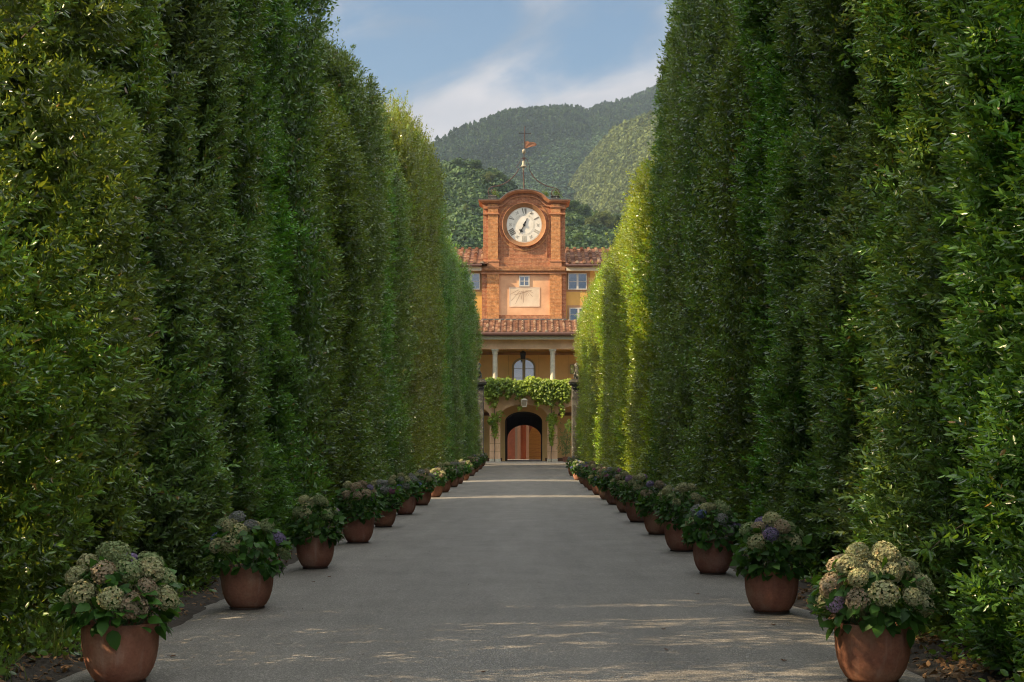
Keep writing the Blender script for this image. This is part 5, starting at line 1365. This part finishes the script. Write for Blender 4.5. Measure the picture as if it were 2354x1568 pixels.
for a in (('fir_tree','fir',1071,521,470,430,'tall ragged conifer, left of the pair behind the villa roof','tree',LIT),
          ('fir_tree','fir',1085,523,479,425,'tall ragged conifer, right of the pair behind the villa roof','tree',LIT),
          ('cypress_tree','cypress',1108,562,511,330,'slim dark cypress touching the left side of the clock tower','tree',DK),
          ('pine_tree','pine',1123,440,396,560,'pine with bare trunk on the hill left of the tower scroll','tree',LIT),
          ('pine_tree','pine',1147,436,394,570,'round topped pine highest on the hill left of the weather vane','tree',GR),
          ('broadleaf_tree','broad',1092,412,368,600,'dark tree standing up from the hilltop by the left hedge','tree',DK),
          ('broadleaf_tree','broad',1050,405,366,600,'dark flat topped tree on the hilltop edge by the left hedge','tree',DK),
          ('broadleaf_tree','broad',1170,450,412,560,'light green tree just left of the bell pole','tree',GR),
          ('broadleaf_tree','broad',1316,520,462,480,'big dark tree right beside the tower cornice','tree',DK),
          ('broadleaf_tree','broad',1338,525,471,500,'big dark tree second from the tower cornice','tree',DK),
          ('pine_tree','pine',1357,545,499,430,'small sunlit pine with thin straight trunk right of the tower','tree',LIT),
          ('pine_tree','pine',1392,552,485,440,'tall pine with leaning bare trunks by the right hedge','tree',LIT),
          ('pine_tree','pine',1414,552,492,440,'wide dark pine nearest the right hedge','tree',GR),
          ('broadleaf_tree','broad',1330,582,537,300,'bushy bright green tree over the right wing roof','tree',(1.1,1.3,.8)),
          ('broadleaf_tree','broad',1362,582,540,300,'second bushy green tree over the right wing roof','tree',(1.0,1.25,.8)),
          ('broadleaf_tree','broad',1310,560,520,340,'small olive green tree right beside the tower shaft','tree',GR)): hill_tree(*a)
for i, (p, q0, q1, dd) in enumerate(((1048,541,521,330),(1066,540,520,335),(1083,544,524,330),(1099,545,527,328),(1052,557,534,300),(1071,556,536,305),(1090,560,538,300),(1062,574,549,275),(1082,576,552,272),(1100,577,553,270),(1042,575,548,280),(1036,556,532,300))):
    hill_tree('olive_tree','olive',p,q0,q1,dd,'silvery olive tree in the terraced grove left of the clock tower','olive tree',(2.3,2.1,1.9),'olive trees of the terraced grove')

# ------------------------------------------------------------------ air
def haze():
    m, t = mat_new('haze_air')
    v = t.new('ShaderNodeVolumePrincipled', {'Color': (.62,.76,.98,1), 'Density': 0.00009, 'Anisotropy': 0.2})
    t.new('ShaderNodeOutputMaterial', {'Volume': v.outputs[0]})
    mb = MB(); mb.box(-2600, 2600, -60, 3100, -1.2, 720); o = mb.build('haze', m); tag(o, kind='stuff')
haze()

# low undergrowth at the hedge feet
def undergrowth(name, zf, xa, xb, n, seed, lab):
    r = np.random.default_rng(seed); y = 9 + r.exponential(9, n); y = y[y < 45]; n = len(y)
    k = vnoise(np.stack([y*.8, y*0, y*0], -1), seed); keep = r.uniform(-1, 1, n) < k + .4; y = y[keep]; n = len(y)
    x = xa + (xb - xa) * r.uniform(0, 1, n) ** .6; z = zf(x, y) + np.abs(r.normal(0, .14, n)) * (np.abs(x - xa) / abs(xb - xa) + .2)
    t = nrmz(np.stack([r.normal(0, .6, n) - np.sign(xb)*.4, r.normal(0, .6, n), np.abs(r.normal(.6, .4, n))], -1))
    a, b, c = tw_leaves(np.stack([x, y, z], -1), t, 6, .16, .085, .05, seed=seed)
    o = link(name, inst_mesh(name, LEAF6[0], LEAF6[1], a, b, c, [M['hedge']])); o.color = (1.1, 1.1, .8, 1); tag(o, lab, 'undergrowth', kind='stuff')
undergrowth('undergrowth', vzl, -3.85, -4.6, 1500, 31, 'low ivy and weeds under the left hedge')
undergrowth('undergrowth', vzr, 3.35, 4.3, 1700, 32, 'low ivy and weeds under the right hedge')

# loose branches leaning out of the near hedges
def sprays(side, lst, lab):
    r = np.random.default_rng(60 + side); tws = []; cs = []; ts = []
    for (y, z, l, el) in lst:
        x = (-4.0 if side < 0 else 3.6); d = Vector((-side * .75, -.55, el)).normalized(); b = Vector((x + side * .25, y, z)); pts = [b + d * l * t + Vector((0, 0, -.25 * l * t * t)) for t in (0, .33, .66, 1)]
        tw = MB(); tw.tube(pts, .008, 5, .003); tws.append(tw)
        for k in range(int(l * 16)):
            t = r.uniform(.25, 1); p = b + d * l * t + Vector((0, 0, -.25 * l * t * t)); cs.append(tuple(p)); q = nrmz(np.array(d) + r.normal(0, .6, 3)); ts.append(q)
    a, b_, c = tw_leaves(np.array(cs), np.array(ts), 5, .13, .095, .038, seed=77 + side, vbase=np.full(len(cs), .6))
    t = empty('leafy_branch', lst[0][:0] or (0, 0, 0)); tag(t, lab, 'branches')
    o = link('leaves', inst_mesh('leaves', LEAF6[0], LEAF6[1], a, b_, c, [M['hedge']]), t); o.color = (1.0, 1.1, .9, 1)
    for tw in tws: tw.build('twig', M['bark'], t)
sprays(-1, [(14.2, 2.6, .8, .15), (13.2, 5.2, .7, .5), (17.5, 1.2, .7, .2), (21, 6.5, .8, .5), (16, 7.2, .7, .6), (25, 3.2, .7, .3)], 'loose leafy shoots sticking out of the near left hedge')
sprays(1, [(12.6, 4.6, .8, .3), (14.5, 2.0, .8, .1), (13.0, 1.2, .8, -.1), (17, 5.8, .7, .5), (20, 3.4, .7, .3), (24, 7.5, .8, .6)], 'loose leafy shoots sticking out of the near right hedge')
